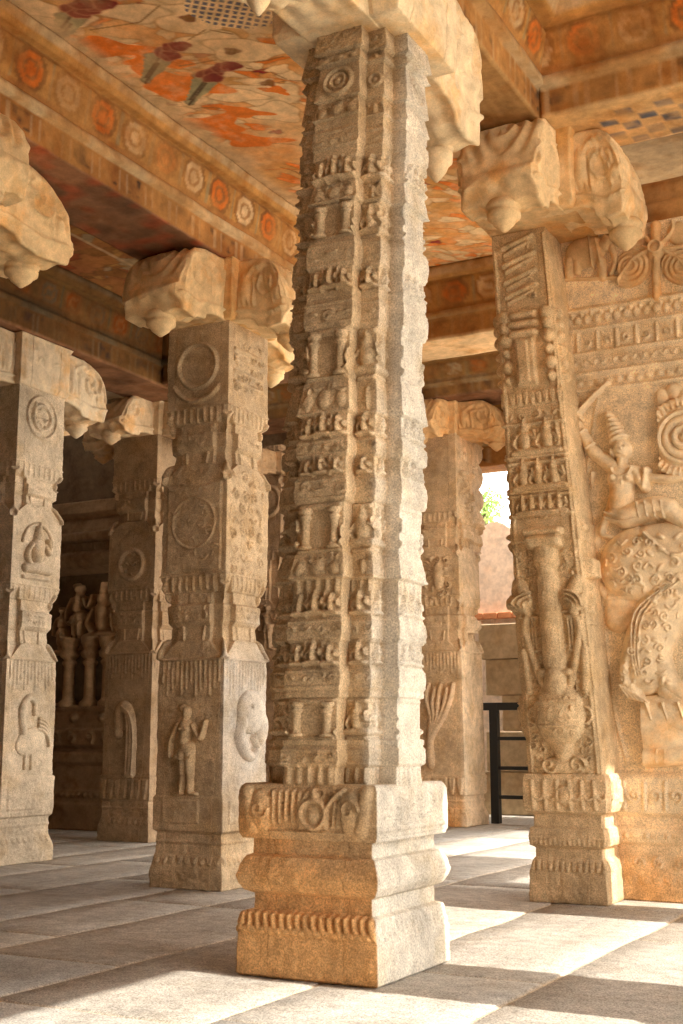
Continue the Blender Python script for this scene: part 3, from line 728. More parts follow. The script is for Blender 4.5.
def relief_slab(R):
    z = lambda y: q(640, y)[1]
    prof = lambda pts: np.interp(R.V, [p[0] for p in pts], [p[1] for p in pts])
    z0 = z(770)
    base = [(0, .045), (z(872), .045), (z(870), .04), (z(858), .03), (z(855), .01), (z(845), .01), (z(842), .04), (z(828), .04), (z(826), .01), (z(816), .01), (z(812), .06), (z(778), .06), (z(774), .03), (z(771), .0), (9, 0)]
    R.H = prof(base)
    H0 = R.H.copy(); R.H = np.zeros_like(H0)
    for i in range(16):
        x = wx0+.1+i*.145
        R.spiral((x, z(795)), .05, 1.2, .012, .022, i); R.line([(x+.07, z(808)), (x+.075, z(782))], .014, .018)
        R.ell((x, z(835)), .05, .02, .012); R.ell((x+.07, z(835)), .02, .02, .015)
        R.spiral((x, z(862)), .04, 1.2, .012, .016, i*2.)
    R.petals(wx0, wx1, z(884), z(874), 26, .012)
    R.H += H0
    # courses over the field
    for y, h in ((384, .03), (367, .035), (346, .03), (322, .045), (302, .035)): R.line([(wx0, z(y)), (wx1, z(y)+0)], .018, h)
    for i in range(30):
        x = wx0+i*.075
        R.ell((x, z(311)), .025, .035, .022); R.ell((x+.037, z(306)), .018, .018, .024)
        if i % 2: R.line([(x, z(344)), (x, z(326))], .014, .02)
        else: R.spiral((x, z(335)), .032, 1.1, .009, .018, i)
        R.arc((x, z(357)), .03, 0, math.pi, .01, .014, 7)
        R.ell((x, z(376)), .028, .025, .014)
    # top panel: raised rim
    R.line([(wx0, z(300)), (wx1, z(300))], .012, .02)
    # field border and ground line
    R.line([q(600, 388), q(588, 470), q(590, 560), q(606, 640), q(612, 700), q(628, 766)], .012, .012)
slab('relief_slab', wx0, wx1, .0, 4.9, WY, .55, relief_slab, M_GRAN, pier, RW, .008, foot_tint(.7, .55))
def rp(name, bx, draw, label=None, col=RW, st=.006):
    R = rel_grid(*bx, st); draw(R)
    o = relief_part(name, (0, WY, 0), (1, 0, 0), (0, -1, 0), R, M_CAP, pier, col, sink=.02)
    if label: o['label'] = label
    return o
def rider(R):
    L = lambda pts, r, h, r2=None, b=0: R.line([q(*p) for p in pts], r*K, h, (r2 or r)*K, b)
    E = lambda p, rx, ry, h, rot=0, b=0: R.ell(q(*p), rx*K, ry*K, h, rot, b)
    L([(577, 424), (594, 452)], 5, .07, 6.5); L([(594, 452), (618, 471)], 6.5, .08, 7.5)      # raised arm
    E((577, 422), 5, 6, .08); L([(573, 420), (580, 416)], 3, .09)
    for p in ((583, 434), (592, 447)): L([(p[0]-4, p[1]+3), (p[0]+4, p[1]-3)], 1.5, .085)
    E((623, 450), 9, 11.5, .12, .1); E((625, 451), 1.8, 3.6, .138); E((622, 448), 2, 1.4, .135); E((629, 448), 2, 1.4, .135); L([(622, 457), (628, 457)], 1.1, .126); E((614, 453), 2.5, 5, .1)
    for i in range(6): E((620-i*1.9, 440-i*4.6), 10.5-i*1.2, 3.4, .13-.008*i, .35)                     # tiered crown
    E((610, 415), 2.5, 4, .08)
    L([(623, 461), (623, 468)], 5.5, .075)
    E((623, 478), 15, 14, .11); L([(623, 485), (622, 505)], 12.5, .1, 12); E((623, 515), 16, 10, .1)
    E((616, 479), 6, 6, .13); E((631, 479), 6, 6, .13)
    R.arc(q(625, 468), 10*K, math.pi*1.05, math.pi*1.95, 1.8*K, .128, 10); E((625, 484), 2.2, 3, .125)
    for y in (514, 519): L([(608, y), (624, y+4), (640, y)], 1.5, .12)
    L([(637, 472), (646, 488)], 6, .09, 5); L([(646, 488), (648, 474)], 4.5, .1, 3.5); E((648, 472), 4, 5, .11)
    L([(650, 478), (672, 479), (690, 474)], 4.5, .07)
    L([(628, 517), (655, 508), (670, 510)], 12, .12, 10); L([(670, 510), (690, 530)], 10, .11, 7); L([(690, 530), (694, 560)], 7, .09, 5)
    for i in range(4): L([(640+i*8, 504-i*.5), (643+i*8, 519)], 1.2, .128)
    L([(606, 522), (603, 534), (612, 538)], 4, .05, 2)
b = (q(560, 0)[0], q(705, 0)[0]); bb = (b[0]-.1, b[1]+.15)
rd = rp('rider_figure', (bb[0], bb[1], q(640, 560)[1], q(640, 405)[1]), rider, 'crowned rider with one arm raised')
sw = rp('sword', (bb[0], -2.3, q(640, 425)[1], q(590, 376)[1]), lambda R: (R.line([q(578, 416), q(592, 400), q(609, 384)], 3.2*K, .07, 2*K), R.line([q(572, 414), q(583, 420)], 2*K, .08)), 'raised sword')
def shield(R):
    c = q(686, 438)
    R.disc(c, 38*K, .045, .02)
    for r, w, h in ((35, 3.2, .03), (24, 2.5, .035), (17, 4, .03), (9, 3, .05)): R.ring(c, r*K, w*K, h, .045)
    R.ell(c, 6*K, 6*K, .09)
    for i in range(40):
        a = i*math.pi/20; R.cap((c[0]+31*K*math.cos(a), c[1]+31*K*math.sin(a)), (c[0]+37*K*math.cos(a), c[1]+37*K*math.sin(a)), 1.6*K, 1.6*K, .035, .045)
    for i in range(5): R.ell(q(662+i*12, 398-6*(i % 2)), 8*K, 9*K, .04)
rp('shield', (q(640, 0)[0], q(735, 0)[0], q(690, 490)[1], q(690, 382)[1]), shield, 'round ringed shield')
def beast(R):
    L = lambda pts, r, h, r2=None, b=0: R.line([q(*p) for p in pts], r*K, h, (r2 or r)*K, b)
    E = lambda p, rx, ry, h, rot=0, b=0: R.ell(q(*p), rx*K, ry*K, h, rot, b)
    E((640, 565), 38, 36, .14); L([(655, 560), (700, 555), (740, 590)], 34, .14, 26)
    L([(625, 590), (618, 620)], 20, .04, 12)
    # haunch with its scrollwork, curving down to the paw
    L([(692, 575), (664, 610), (648, 648), (646, 672)], 26, .12, 22); L([(634, 650), (628, 678), (640, 693)], 8, .12, 6)
    for i in range(5): L([(624+i*4, 686+i*2), (632+i*5, 697+i*1.5)], 2.2, .13)
    E((672, 690), 12, 10, .08); L([(655, 640), (668, 680), (688, 700)], 13, .1, 8)
    def scr(r2):
        a = q(600, 606); b2 = q(700, 532); r2.ornament(a[0], b2[0], a[1], b2[1], .085, .024, 5)
        a = q(622, 690); b2 = q(700, 575); r2.ornament(a[0], b2[0], a[1], b2[1], .075, .022, 8)
    overlay(R, scr, .085)
    r = random.Random(5)
    for p, s in () and (((628, 560), 11), ((648, 553), 10), ((640, 578), 11), ((660, 572), 10), ((618, 578), 6), ((630, 542), 6), ((664, 548), 7)): R.spiral(q(*p), s*K, 1.5, 1.5*K, .045, r.random()*6, r.choice((-1, 1)), 26, .11)
    for p, s in () and (((664, 622), 12), ((650, 640), 9), ((668, 645), 9), ((676, 600), 9), ((655, 665), 9), ((640, 655), 7), ((672, 665), 7)): R.spiral(q(*p), s*K, 1.6, 1.6*K, .045, r.random()*6, r.choice((-1, 1)), 26, .1)
    for k in range(3): L([(684-k*6, 582+k*2), (650-k*5, 612), (634-k*3+8, 650), (640-k*3+6, 676)], 1.5, .135)
    L([(592, 470), (586, 500), (584, 545), (594, 575), (606, 596)], 5, .03, 4)       # tail strap
    L([(612, 500), (606, 520), (598, 530), (597, 545)], 4, .02)
    L([(610, 598), (650, 597)], 2.4, .06); L([(648, 535), (668, 553), (680, 562)], 2.5, .15)
    L([(735, 585), (745, 640), (735, 690)], 14, .1, 9); E((770, 540), 30, 38, .12, .4); E((790, 500), 22, 18, .12, -.4)
rp('beast', (q(575, 0)[0], q(830, 0)[0], q(700, 712)[1], q(700, 462)[1]), beast, 'rearing beast covered in scrollwork')
def crouched(R):
    L = lambda pts, r, h, r2=None, b=0: R.line([q(*p) for p in pts], r*K, h, (r2 or r)*K, b)
    R.ell(q(662, 728), 34*K, 26*K, .13); L([(645, 722), (700, 716), (740, 730)], 24, .13, 20)
    L([(636, 758), (690, 754), (740, 752)], 10, .12, 9); L([(628, 764), (650, 750)], 6, .08)
    for i in range(3): L([(650+i*16, 703), (656+i*16, 720)], 2, .14)
    for x in (660, 668): L([(x, 750), (x, 762)], 1.5, .125)
    L([(668, 692), (690, 706)], 9, .1)
rp('crouched_animal', (q(615, 0)[0], q(770, 0)[0], q(700, 772)[1], q(700, 684)[1]), crouched, 'smooth crouching animal under the paw')
def eleph(R):
    L = lambda pts, r, h, r2=None, b=0: R.line([q(*p) for p in pts], r*K, h, (r2 or r)*K, b)
    R.ell(q(586, 252), 21*K, 17*K, .05); L([(570, 262), (570, 276)], 5, .05); L([(602, 262), (603, 277)], 5, .05); L([(578, 262), (578, 272)], 4, .04)
    L([(590, 238), (594, 268)], 1.6, .065); L([(597, 240), (602, 266)], 1.6, .06)
    R.ell(q(607, 244), 8*K, 9*K, .05); L([(612, 248), (616, 262), (612, 274)], 4, .045, 2.5)
    R.ring(q(612, 232), 6*K, 2*K, .05); L([(600, 232), (620, 228)], 2.5, .045)
    L([(563, 280), (618, 278)], 2, .03)
rp('elephant', (q(555, 0)[0], q(625, 0)[0], q(590, 286)[1], q(590, 218)[1]), eleph, 'small elephant in the top panel', np.array([.66, .46, .25]))
def creature(R):
    L = lambda pts, r, h, r2=None, b=0: R.line([q(*p) for p in pts], r*K, h, (r2 or r)*K, b)
    R.ell(q(633, 268), 23*K, 19*K, .045, .6); R.ell(q(684, 266), 23*K, 19*K, .045, -.6); R.ell(q(637, 236), 11*K, 13*K, .035, -.5); R.ell(q(679, 234), 11*K, 13*K, .035, .5)
    overlay(R, lambda r2: [r2.arc(q(657+s*26, 268), (6+k*5)*K, 0, 6.28, 1.6*K, .014, 22) for s in (-1, 1) for k in range(4)], .012)
    for s in (-1, 1):
        c = 657
        L([(c+s*4, 250), (c+s*24, 262), (c+s*44, 292)], 3, .06, 2); L([(c+s*3, 246), (c+s*16, 232), (c+s*16, 222)], 3, .045, 2); L([(c+s*3, 250), (c+s*26, 248), (c+s*46, 240)], 3, .05, 2)
    for s in ():
        c = 657
        L([(c+s*2, 255), (c+s*22, 268), (c+s*40, 292)], 9, .06, 5); L([(c+s*4, 248), (c+s*26, 256), (c+s*44, 250)], 7, .06, 4)
        L([(c+s*4, 240), (c+s*16, 224), (c+s*12, 205)], 7, .06, 5)
        L([(c+s*6, 262), (c+s*14, 285), (c+s*26, 300)], 4, .05)
        for k in range(3): L([(c+s*(5+k*3), 246-k), (c+s*(20+k*4), 258+k*8), (c+s*(34+k), 276+k*8)], 1.3, .075)
    R.ell(q(657, 252), 9*K, 9*K, .085); R.ring(q(657, 250), 6*K, 1.6*K, .1)
    L([(656, 226), (657, 298)], 5, .055, 4)
rp('winged_creature', (q(608, 0)[0], q(712, 0)[0], q(650, 308)[1], q(650, 198)[1]), creature, 'splayed winged creature in the top panel', np.array([.66, .46, .25]))

# ================================================================== capitals
F_, Rt, Bk, Lf = (0, -1), (1, 0), (0, 1), (-1, 0)
def ochre(P, c):
    n = np.clip(.5+vn(P, 2.2)*1.8+vn(P, 6)*.5, 0, 1)[:, None]
    return c*n+np.array([.62, .34, .11])*(1-n)
capital('large cream capital crowning the tall middle pillar, lotus bud hanging at its right', (-2.88, PCY_), 4.75, .70, .36, [(Bk, 1.1, 0, .24), (F_, 1.35, 0, .2)], np.array([.76, .6, .38]))
capital('carved cream and ochre capital on the pillar left of the tall middle one', P2, 4.36, .49, .33, [(Bk, .98, 0, .27), (F_, .95, 0, .27), (Lf, .82, 1, .28), (Rt, .8, 0, .26)], CR, paint=ochre)
capital('long pale capital at the left edge over the pillar with the seated deity', P1, 4.36, .49, .33, [(Bk, 1.05, 0, .27), (F_, .95, 0, .27), (Lf, .9, 0, .26)], np.array([.68, .55, .38]))
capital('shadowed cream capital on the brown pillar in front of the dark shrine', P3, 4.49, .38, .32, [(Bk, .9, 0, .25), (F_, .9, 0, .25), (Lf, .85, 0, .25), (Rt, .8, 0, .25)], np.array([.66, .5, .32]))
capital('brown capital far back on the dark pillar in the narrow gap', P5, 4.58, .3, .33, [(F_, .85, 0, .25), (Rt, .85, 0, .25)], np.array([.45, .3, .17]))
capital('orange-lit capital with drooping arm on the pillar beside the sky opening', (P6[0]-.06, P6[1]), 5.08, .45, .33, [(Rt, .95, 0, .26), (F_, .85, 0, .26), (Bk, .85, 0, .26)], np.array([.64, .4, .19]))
capital('massive cream capital on top of the pier with the rider relief', (-2.95, 8.62), 4.87, .58, .36, [(F_, .86, 0, .28), (Rt, .76, 0, .28), (Lf, .55, 1, .28)], CR, paint=ochre)
P0 = (-5.8, 5.1)
c0 = capital('cream scroll-ended capital entering at the upper left with its hanging bud', P0, 4.36, .49, .33, [(Bk, 1.3, 0, .27), (F_, .95, 0, .27), (Rt, .8, 0, .26)], CR, paint=ochre)

def copy_tree(o, parent=None, loc=None):
    c = o.copy(); COL.objects.link(c); c.parent = parent
    if loc is not None: c.location = loc
    for ch in o.children: copy_tree(ch, c)
    return c
# pillars of the same rows that stand outside the picture but shade the floor in it
def again(src, src_loc, to, label):
    c = copy_tree(src, None, (to[0], to[1], 0)); c['label'] = label; c.scale = (1.26, 1.26, 1) if to[0] > 0 and to[1] < 6 else (1, 1, 1)
    return c
again(pil2, P2, P0, 'pillar outside the frame at left, under the capital whose bud shows at the upper left')
again(pil2, P2, (.3, 5.57), 'pillar outside the frame at right, throwing the shadow band beside the tall middle pillar')
again(pil2, P2, (.3, 8.25), 'pillar outside the frame at right, throwing the shadow in front of the rider relief')
for lc, lb in (((.3, 5.57), 'capital outside the frame at right, nearer of the two'), ((.3, 8.25), 'capital outside the frame at right, farther of the two')):
    k = copy_tree(c0, None, (lc[0], lc[1], 4.36)); k['label'] = lb

# ================================================================== painted surfaces (the paint itself: pigment per point)
OCH = np.array([.58, .3, .085]); CRM = np.array([.8, .58, .32]); ORA = np.array([.76, .21, .03]); BRN = np.array([.3, .135, .04]); DRK = np.array([.07, .04, .025]); TAN = np.array([.6, .42, .23]); RED = np.array([.2, .018, .02]); GRN = np.array([.33, .3, .16]); BLU = np.array([.1, .12, .2])
class Paint:
    def __init__(s, U, V, base): s.U = U; s.V = V; s.C = np.ones(U.shape+(3,))*np.array(base)
    def mix(s, k, col): k = np.clip(k, 0, 1)[..., None]; s.C = s.C*(1-k)+np.array(col)*k
    def ell(s, c, rx, ry, col, rot=0, out=None, wob=.12, seed=0, lw=.012):
        R = max(rx, ry)*1.5
        m = (np.abs(s.U-c[0]) < R) & (np.abs(s.V-c[1]) < R)
        if not m.any(): return
        u = s.U[m]-c[0]; v = s.V[m]-c[1]; ca, sa = math.cos(rot), math.sin(rot)
        a = (u*ca+v*sa); b = (-u*sa+v*ca); th = np.arctan2(b/ry, a/rx)
        d = np.hypot(a/rx, b/ry)*(1+wob*np.sin(3*th+seed)+wob*.6*np.sin(5*th+seed*2.3))
        w = lw/min(rx, ry)
        c2 = s.C[m]; k = np.clip((1-d)/.06, 0, 1)[:, None]; c2 = c2*(1-k)+np.array(col)*k
        if out is not None:
            k = (np.clip(1-np.abs(d-1)/w, 0, 1)*.5)[:, None]; c2 = c2*(1-k)+np.array(out)*k
        s.C[m] = c2
    def line(s, pts, w, col):
        for (px, py), (qx, qy) in zip(pts[:-1], pts[1:]):
            bx = (s.U > min(px, qx)-w) & (s.U < max(px, qx)+w) & (s.V > min(py, qy)-w) & (s.V < max(py, qy)+w)
            if not bx.any(): continue
            u = s.U[bx]; v = s.V[bx]; dx, dy = qx-px, qy-py
            t = np.clip(((u-px)*dx+(v-py)*dy)/(dx*dx+dy*dy+1e-9), 0, 1)
            k = np.clip((1-np.hypot(u-px-t*dx, v-py-t*dy)/w)*2, 0, 1)[:, None]*.85
            s.C[bx] = s.C[bx]*(1-k)+np.array(col)*k
def paint_sheet(name, x0, x1, y0, y1, z, st, fn, label, base, mat=None):
    U, V = np.meshgrid(np.arange(x0, x1+st, st), np.arange(y0, y1+st, st)); p = Paint(U, V, base); fn(p)
    nr, nc = U.shape; P = np.stack([U, V, np.full_like(U, z)], -1); P[..., 2] += .006*(vn(P, 1.5)+vn(P, 7)*.4)
    idx = np.arange(nr*nc).reshape(nr, nc)
    Q = np.stack([idx[:-1, :-1], idx[1:, :-1], idx[1:, 1:], idx[:-1, 1:]], -1).reshape(-1, 4)
    V3 = P.reshape(-1, 3); rim = np.concatenate([idx[0], idx[1:, -1], idx[-1, :-1][::-1], idx[1:-1, 0][::-1]])
    B = V3[rim].copy(); B[:, 2] = z+.02; o = len(V3); n = len(rim); i = np.arange(n); j = (i+1) % n
    Q2 = np.stack([rim[i], rim[j], o+j, o+i], -1)
    c = np.concatenate([p.C.reshape(-1, 3), p.C.reshape(-1, 3)[rim]])
    ob = np_mesh(name, np.concatenate([V3, B]), np.concatenate([Q, Q2]), mat or M_PAINT, None, c, extra=[list(range(o, o+n))[::-1]])
    return tag(ob, label, 'mural', 'painted ceiling panels')
CZ = 5.55
def mural(p):
    r = random.Random(11)
    X = np.stack([p.U, p.V, 0*p.U], -1)
    p.mix(vn(X, 2.2)*2.2+.35, [.76, .34, .1]); p.mix(vn(X+7, 3.1)*2.2+.1, CRM*.95); p.mix(vn(X+3, 5.)*2-.1, ORA)
    m = lambda x, y: tuple(on_z(x, y, CZ)[:2])
    for i in range(760):
        c = (r.uniform(-5.1, -3.3), r.uniform(2.5, 10.6)); k = r.random()
        rot = r.uniform(.2, 1.2)
        if k < .42: p.ell(c, r.uniform(.05, .16), r.uniform(.03, .08), CRM*r.uniform(.85, 1.05), rot, BRN*1.3, .15, r.random()*6)
        elif k < .7: p.ell(c, r.uniform(.04, .15), r.uniform(.02, .06), ORA*r.uniform(.85, 1.2), rot, BRN, .2, r.random()*6)
        elif k < .8: p.ell(c, .05, .03, RED*1.5, rot, DRK, .2, r.random()*6)
        else:
            a = rot+r.uniform(-.4, .4); L = r.uniform(.15, .4)
            p.line([c, (c[0]+L*.5*math.cos(a)+.03, c[1]+L*.5*math.sin(a)), (c[0]+L*math.cos(a), c[1]+L*math.sin(a)+.04)], .009, BRN if k < .9 else ORA*.8)
    p.mix(np.clip(vn(X, 2.7)*2+vn(X, 13)*.9+.15, 0, 1)*.5, np.array([.7, .4, .17])); p.mix(np.clip(vn(X+20, 6)*2.4+vn(X, 30)*.7, 0, 1)*.45, CRM)
    E = lambda x, y, rx, ry, col, rot=.6, out=BRN, w=.15: p.ell(m(x, y), rx, ry, col, rot, out, w, x*.1)
    for x, y, rx, ry in ((190, 18, .3, .17), (215, 45, .28, .14), (245, 50, .26, .14), (262, 95, .3, .16), (275, 112, .2, .14), (20, 26, .2, .13), (60, 20, .22, .1), (82, 52, .16, .1), (130, 12, .25, .1), (30, 8, .2, .1), (150, 105, .16, .09), (205, 130, .12, .08), (235, 95, .2, .1), (110, 90, .14, .08), (180, 110, .1, .06)): E(x, y, rx, ry, CRM)
    for x, y, rx, ry in ((180, 85, .3, .17), (160, 60, .2, .1), (115, 48, .26, .1), (212, 125, .26, .13), (250, 140, .24, .1), (60, 45, .14, .08), (275, 90, .1, .045), (242, 112, .16, .08)): E(x, y, rx, ry, ORA, .7, None, .25)
    for gx, gy, tx, ty, col in ((72, 18, 52, 44, GRN), (160, 58, 146, 80, GRN*.85), (208, 78, 190, 102, GRN)):
        a = m(gx, gy); b = m(tx, ty)
        for i in range(9):
            t = i/8; p.ell((a[0]+(b[0]-a[0])*t, a[1]+(b[1]-a[1])*t), .10*(1-t*.65), .075*(1-t*.5), col, .6, DRK if i in (0, 8) else None, .08, i)
        p.line([(a[0]-.05, a[1]+.05), (b[0]-.03, b[1]+.03)], .014, DRK); p.line([(a[0]+.06, a[1]-.05), (b[0]+.02, b[1]-.03)], .014, DRK)
    for x, y in ((72, 8), (80, 13), (88, 10), (97, 6), (105, 4), (82, 4), (164, 52), (172, 48), (180, 46), (170, 56), (206, 74), (214, 72), (222, 68), (231, 66), (213, 78)):
        E(x, y, .075, .06, RED, .3, np.array([.5, .2, .1]), .1)
    for x, y in ((189, 18), (232, 51), (268, 83)): E(x, y, .05, .04, BRN*.8, .3, RED)
    for pts in (((205, 30), (188, 40)), ((210, 30), (232, 34)), ((250, 62), (268, 60), (283, 56)), ((180, 66), (205, 62), (216, 60)), ((0, 40), (30, 35), (35, 48)), ((90, 30), (140, 22), (160, 5))): p.line([m(*a) for a in pts], .009, BRN)
    # chequered cloth
    c = m(232, 10); u = p.U-c[0]; v = p.V-c[1]; a = .75
    s = u*math.cos(a)+v*math.sin(a); t = -u*math.sin(a)+v*math.cos(a)
    ins = ((s/.3)**2+(t/.2)**2 < 1)
    p.mix(ins*1., CRM); g = ins & ((np.abs((s/.05) % 1-.5) < .3) & (np.abs((t/.05) % 1-.5) < .3)); p.mix(g*.9, BLU*.8)
    p.mix(np.clip(vn(X, 2.7)*2+vn(X, 13)*.9-.1, 0, 1)*.3, np.array([.7, .4, .17])); p.mix(np.clip(vn(X+20, 9)*2.4+vn(X, 40)*.9-.2, 0, 1)*.3, CRM)
    # worn plain margin beside the beams
    p.mix(np.clip((-4.98-p.U+vn(X, 4)*.2)/.12, 0, 1)*.9, TAN)
paint_sheet('ceiling_mural', -5.17, -3.4, 2.4, 10.62, CZ, .009, mural, 'orange and cream ceiling painting of figures between the tall pillar and the left beam', OCH)
def mural2(p):
    r = random.Random(5); X = np.stack([p.U, p.V, 0*p.U], -1)
    p.mix(vn(X, 3)*2+.4, [.3, .1, .04])
    for i in range(260):
        c = (r.uniform(-8, -5.8), r.uniform(2.5, 10.6)); rot = r.uniform(0, 3)
        p.ell(c, r.uniform(.05, .2), r.uniform(.03, .1), (OCH*.8, [.35, .09, .03], BRN, CRM*.5)[r.randrange(4)], rot, DRK, .2, r.random()*6)
    p.mix((np.abs(p.U+7.2) < .02)*.8, TAN); p.mix((np.abs(p.U+6.3) < .02)*.8, DRK)
paint_sheet('ceiling_mural', -7.85, -6.08, 2.4, 10.65, CZ, .02, mural2, 'dark red-brown ceiling painting deep between the two left beams', BRN*1.5)
NZ = 6.16
def mural3(p):
    r = random.Random(9); X = np.stack([p.U, p.V, 0*p.U], -1)
    p.mix(vn(X, 3)*2+.3, TAN)
    for i in range(160):
        c = (r.uniform(-2.3, 2.8), r.uniform(2, 8)); p.ell(c, r.uniform(.05, .2), r.uniform(.03, .12), (BRN*1.6, OCH, CRM*.8)[r.randrange(3)], r.random()*3, DRK, .25, r.random()*6)
paint_sheet('ceiling_mural', -2.3, 2.7, 2.0, 7.85, NZ, .03, mural3, 'brownish ceiling painting high in the upper right corner', TAN)

# ------------------------------------------------------------------ beams
def beam(name, axis, s0, s1, prof, paintfn, label, st=.03, mat=None, sub=.03):
    """prof: closed section (across, z); extruded along axis; paintfn(across, z, s, base) -> pigment"""
    pr = []
    for (a, b), (c, d) in zip(prof, prof[1:]+prof[:1]):
        n = max(1, int(math.hypot(c-a, d-b)/sub))
        for i in range(n): pr.append((a+(c-a)*i/n, b+(d-b)*i/n))
    pr = np.array(pr); s = np.linspace(s0, s1, max(2, int((s1-s0)/st))); n = len(pr)
    A = np.repeat(pr[None, :, 0], len(s), 0); Z = np.repeat(pr[None, :, 1], len(s), 0); S = np.repeat(s[:, None], n, 1)
    P = np.stack([A, S, Z] if axis == 'y' else [S, A, Z], -1)
    C = paintfn(A, Z, S, P)
    P = P+.012*np.stack([vn(P, 2.5), vn(P+5, 2.5), vn(P+9, 2.5)], -1)+.006*np.stack([vn(P, 12), vn(P+5, 12), vn(P+9, 12)], -1)
    idx = np.arange(len(s)*n).reshape(len(s), n); nx = np.roll(idx, -1, 1)
    Q = np.stack([idx[:-1], nx[:-1], nx[1:], idx[1:]], -1).reshape(-1, 4)
    # orientation is repaired afterwards
    o = np_mesh(name, P.reshape(-1, 3), Q, mat or M_BEAM, None, C.reshape(-1, 3), smooth=False, extra=[list(idx[0][::-1]), list(idx[-1])])
    return tag(o, label, 'beam', 'stone beams under the ceiling') if name == 'stone_beam' else tag(o, label, 'lintel')
def lerpc(C, k, col): k = np.clip(k, 0, 1)[..., None]; return C*(1-k)+np.array(col)*k
def fascia(z0, h, dark=1., cream=1.):
    """bands of old paint by height on the beam's cheek, motifs along it"""
    def f(A, Z, S, P):
        C = np.ones(A.shape+(3,))*OCH*dark
        t = (Z-z0)/h
        C = lerpc(C, (t < .30)*1., np.array([.42, .19, .055])*dark)
        d = ((S/.3) % 1)-.5
        C = lerpc(C, ((t > .06) & (t < .26) & (np.abs(d) < .3))*np.clip(vn(P, 18)*4+.1, 0, 1), DRK)
        C = lerpc(C, ((t > .04) & (t < .27) & (np.abs(np.abs(d)-.36) < .05))*.6, CRM*.7*dark)
        C = lerpc(C, ((t >= .30) & (t < .40))*1., CRM*.85*cream*dark)
        C = lerpc(C, ((t >= .40) & (t < .48))*1., BRN*1.5*dark)
        m = (t >= .48) & (t < .80)
        u = (S/.36) % 1; v = (t-.64)/.16; alt = (np.floor(S/.36) % 2)
        r = np.hypot((u-.5)/.36, v*.9)
        C = lerpc(C, m & (r < 1) & (alt < 1), CRM*cream*dark); C = lerpc(C, m & (r < 1) & (alt >= 1), ORA*dark)
        C = lerpc(C, (m & (np.abs(r-1) < .13))*.9, BRN*.8); C = lerpc(C, (m & (np.abs(r-.45) < .1))*.8, BRN)
        C = lerpc(C, (m & (np.abs(u-.02) < .05))*.7, GRN*dark)
        C = lerpc(C, ((t >= .80) & (t < .85))*.8, BRN); C = lerpc(C, ((t >= .85) & (t < .9))*1., OCH*1.1*dark)
        C = lerpc(C, (t >= .9)*1., TAN*1.1*dark)
        w = np.clip(vn(P, 3.)*2.2+.5+vn(P, 14)*1.2, 0, 1)*.75
        return lerpc(C, w, np.array([.55, .28, .085])*dark)
    return f
def soffit_mix(f, z0, col, chk=None):
    def g(A, Z, S, P):
        C = f(A, Z, S, P); m = Z < z0+.008
        base = np.ones_like(C)*np.array(col); base = lerpc(base, np.clip(vn(P, 5)*2.5+.2, 0, 1)*.7, np.array(col)*.55)
        if chk: base = chk(base, A, S, P)
        return np.where(m[..., None], base, C)
    return g
def section(x0, x1, z0, h, step=1, right=True, left=True):
    """stepped cheek on both sides, widening upwards"""
    pts = [(x0, z0), (x1, z0)]
    def side(x, s): return [(x, z0+h*.30), (x+s*.035*step, z0+h*.305), (x+s*.035*step, z0+h*.395), (x+s*.01*step, z0+h*.40), (x+s*.03*step, z0+h*.48), (x+s*.07*step, z0+h*.8), (x+s*.055*step, z0+h*.85), (x+s*.13*step, z0+h*.855), (x+s*.14*step, z0+h*.9), (x+s*.17*step, z0+h*.995)]
    pts += side(x1, 1) if right else [(x1, z0+h*.995)]
    pts += side(x0, -1)[::-1] if left else [(x0, z0+h*.995)]
    return pts
dm = [.3, .15, .075]
def dark_motif(base, A, S, P):
    k = np.clip(vn(P, 9)*3, 0, 1); return lerpc(base, k*.8, np.array([.4, .1, .04]))
beam('stone_beam', 'y', 1.5, 11.2, section(-5.95, -5.3, 4.85, .7), soffit_mix(fascia(4.85, .7, .88), 4.85, dm, dark_motif), 'painted beam with scroll frieze running back from the upper left corner', .02, None, .018)
beam('stone_beam', 'y', 1.5, 11.2, section(-8.62, -7.98, 4.86, .69), soffit_mix(fascia(4.86, .69, .36, .6), 4.86, dm), 'dark brown painted beam above the pale pillar at the left edge')
beam('stone_beam', 'x', -7.95, -5.97, section(10.68, 11.28, 4.87, .68), soffit_mix(fascia(4.87, .68, .3, .6), 4.87, dm), 'short dark cross beam closing the left bay, behind the pillar left of the middle', .03)
def cream_soffit(base, A, S, P): return lerpc(base, .9, np.array([.74, .5, .27]))
beam('stone_beam', 'x', -5.28, -3.2, section(10.68, 11.28, 4.87, .68), soffit_mix(fascia(4.87, .68, .7), 4.87, CRM, cream_soffit), 'ochre cross beam seen between the tall middle pillar and the rider pier', .03)
beam('stone_beam', 'x', -12.5, -5.05, section(14.85, 15.55, 5.54, .55), soffit_mix(fascia(5.54, .55, .5), 5.54, dm), 'farther brown cross beam just above the capital beside the sky opening', .05)
beam('stone_beam', 'x', -9.1, -5.0, section(16.9, 17.4, 5.02, 1.05, .3), fascia(5.02, 1.05, .8), 'hindmost lintel over the sky opening', .06)
def wavy(base, A, S, P):
    k = .5+.5*np.sin(A*95+3*np.sin(S*2.2)+vn(P, 3)*8); return lerpc(np.ones_like(base)*np.array([.5, .29, .11]), k*.6, np.array([.36, .19, .065]))
beam('stone_beam', 'y', 1.5, 8.3, section(-3.38, -2.72, 5.45, .73, 1.6, True, False), soffit_mix(fascia(5.45, .73, .85, .8), 5.45, OCH, wavy), 'brown beam with wavy-lined underside from the tall pillar back to the rider pier')
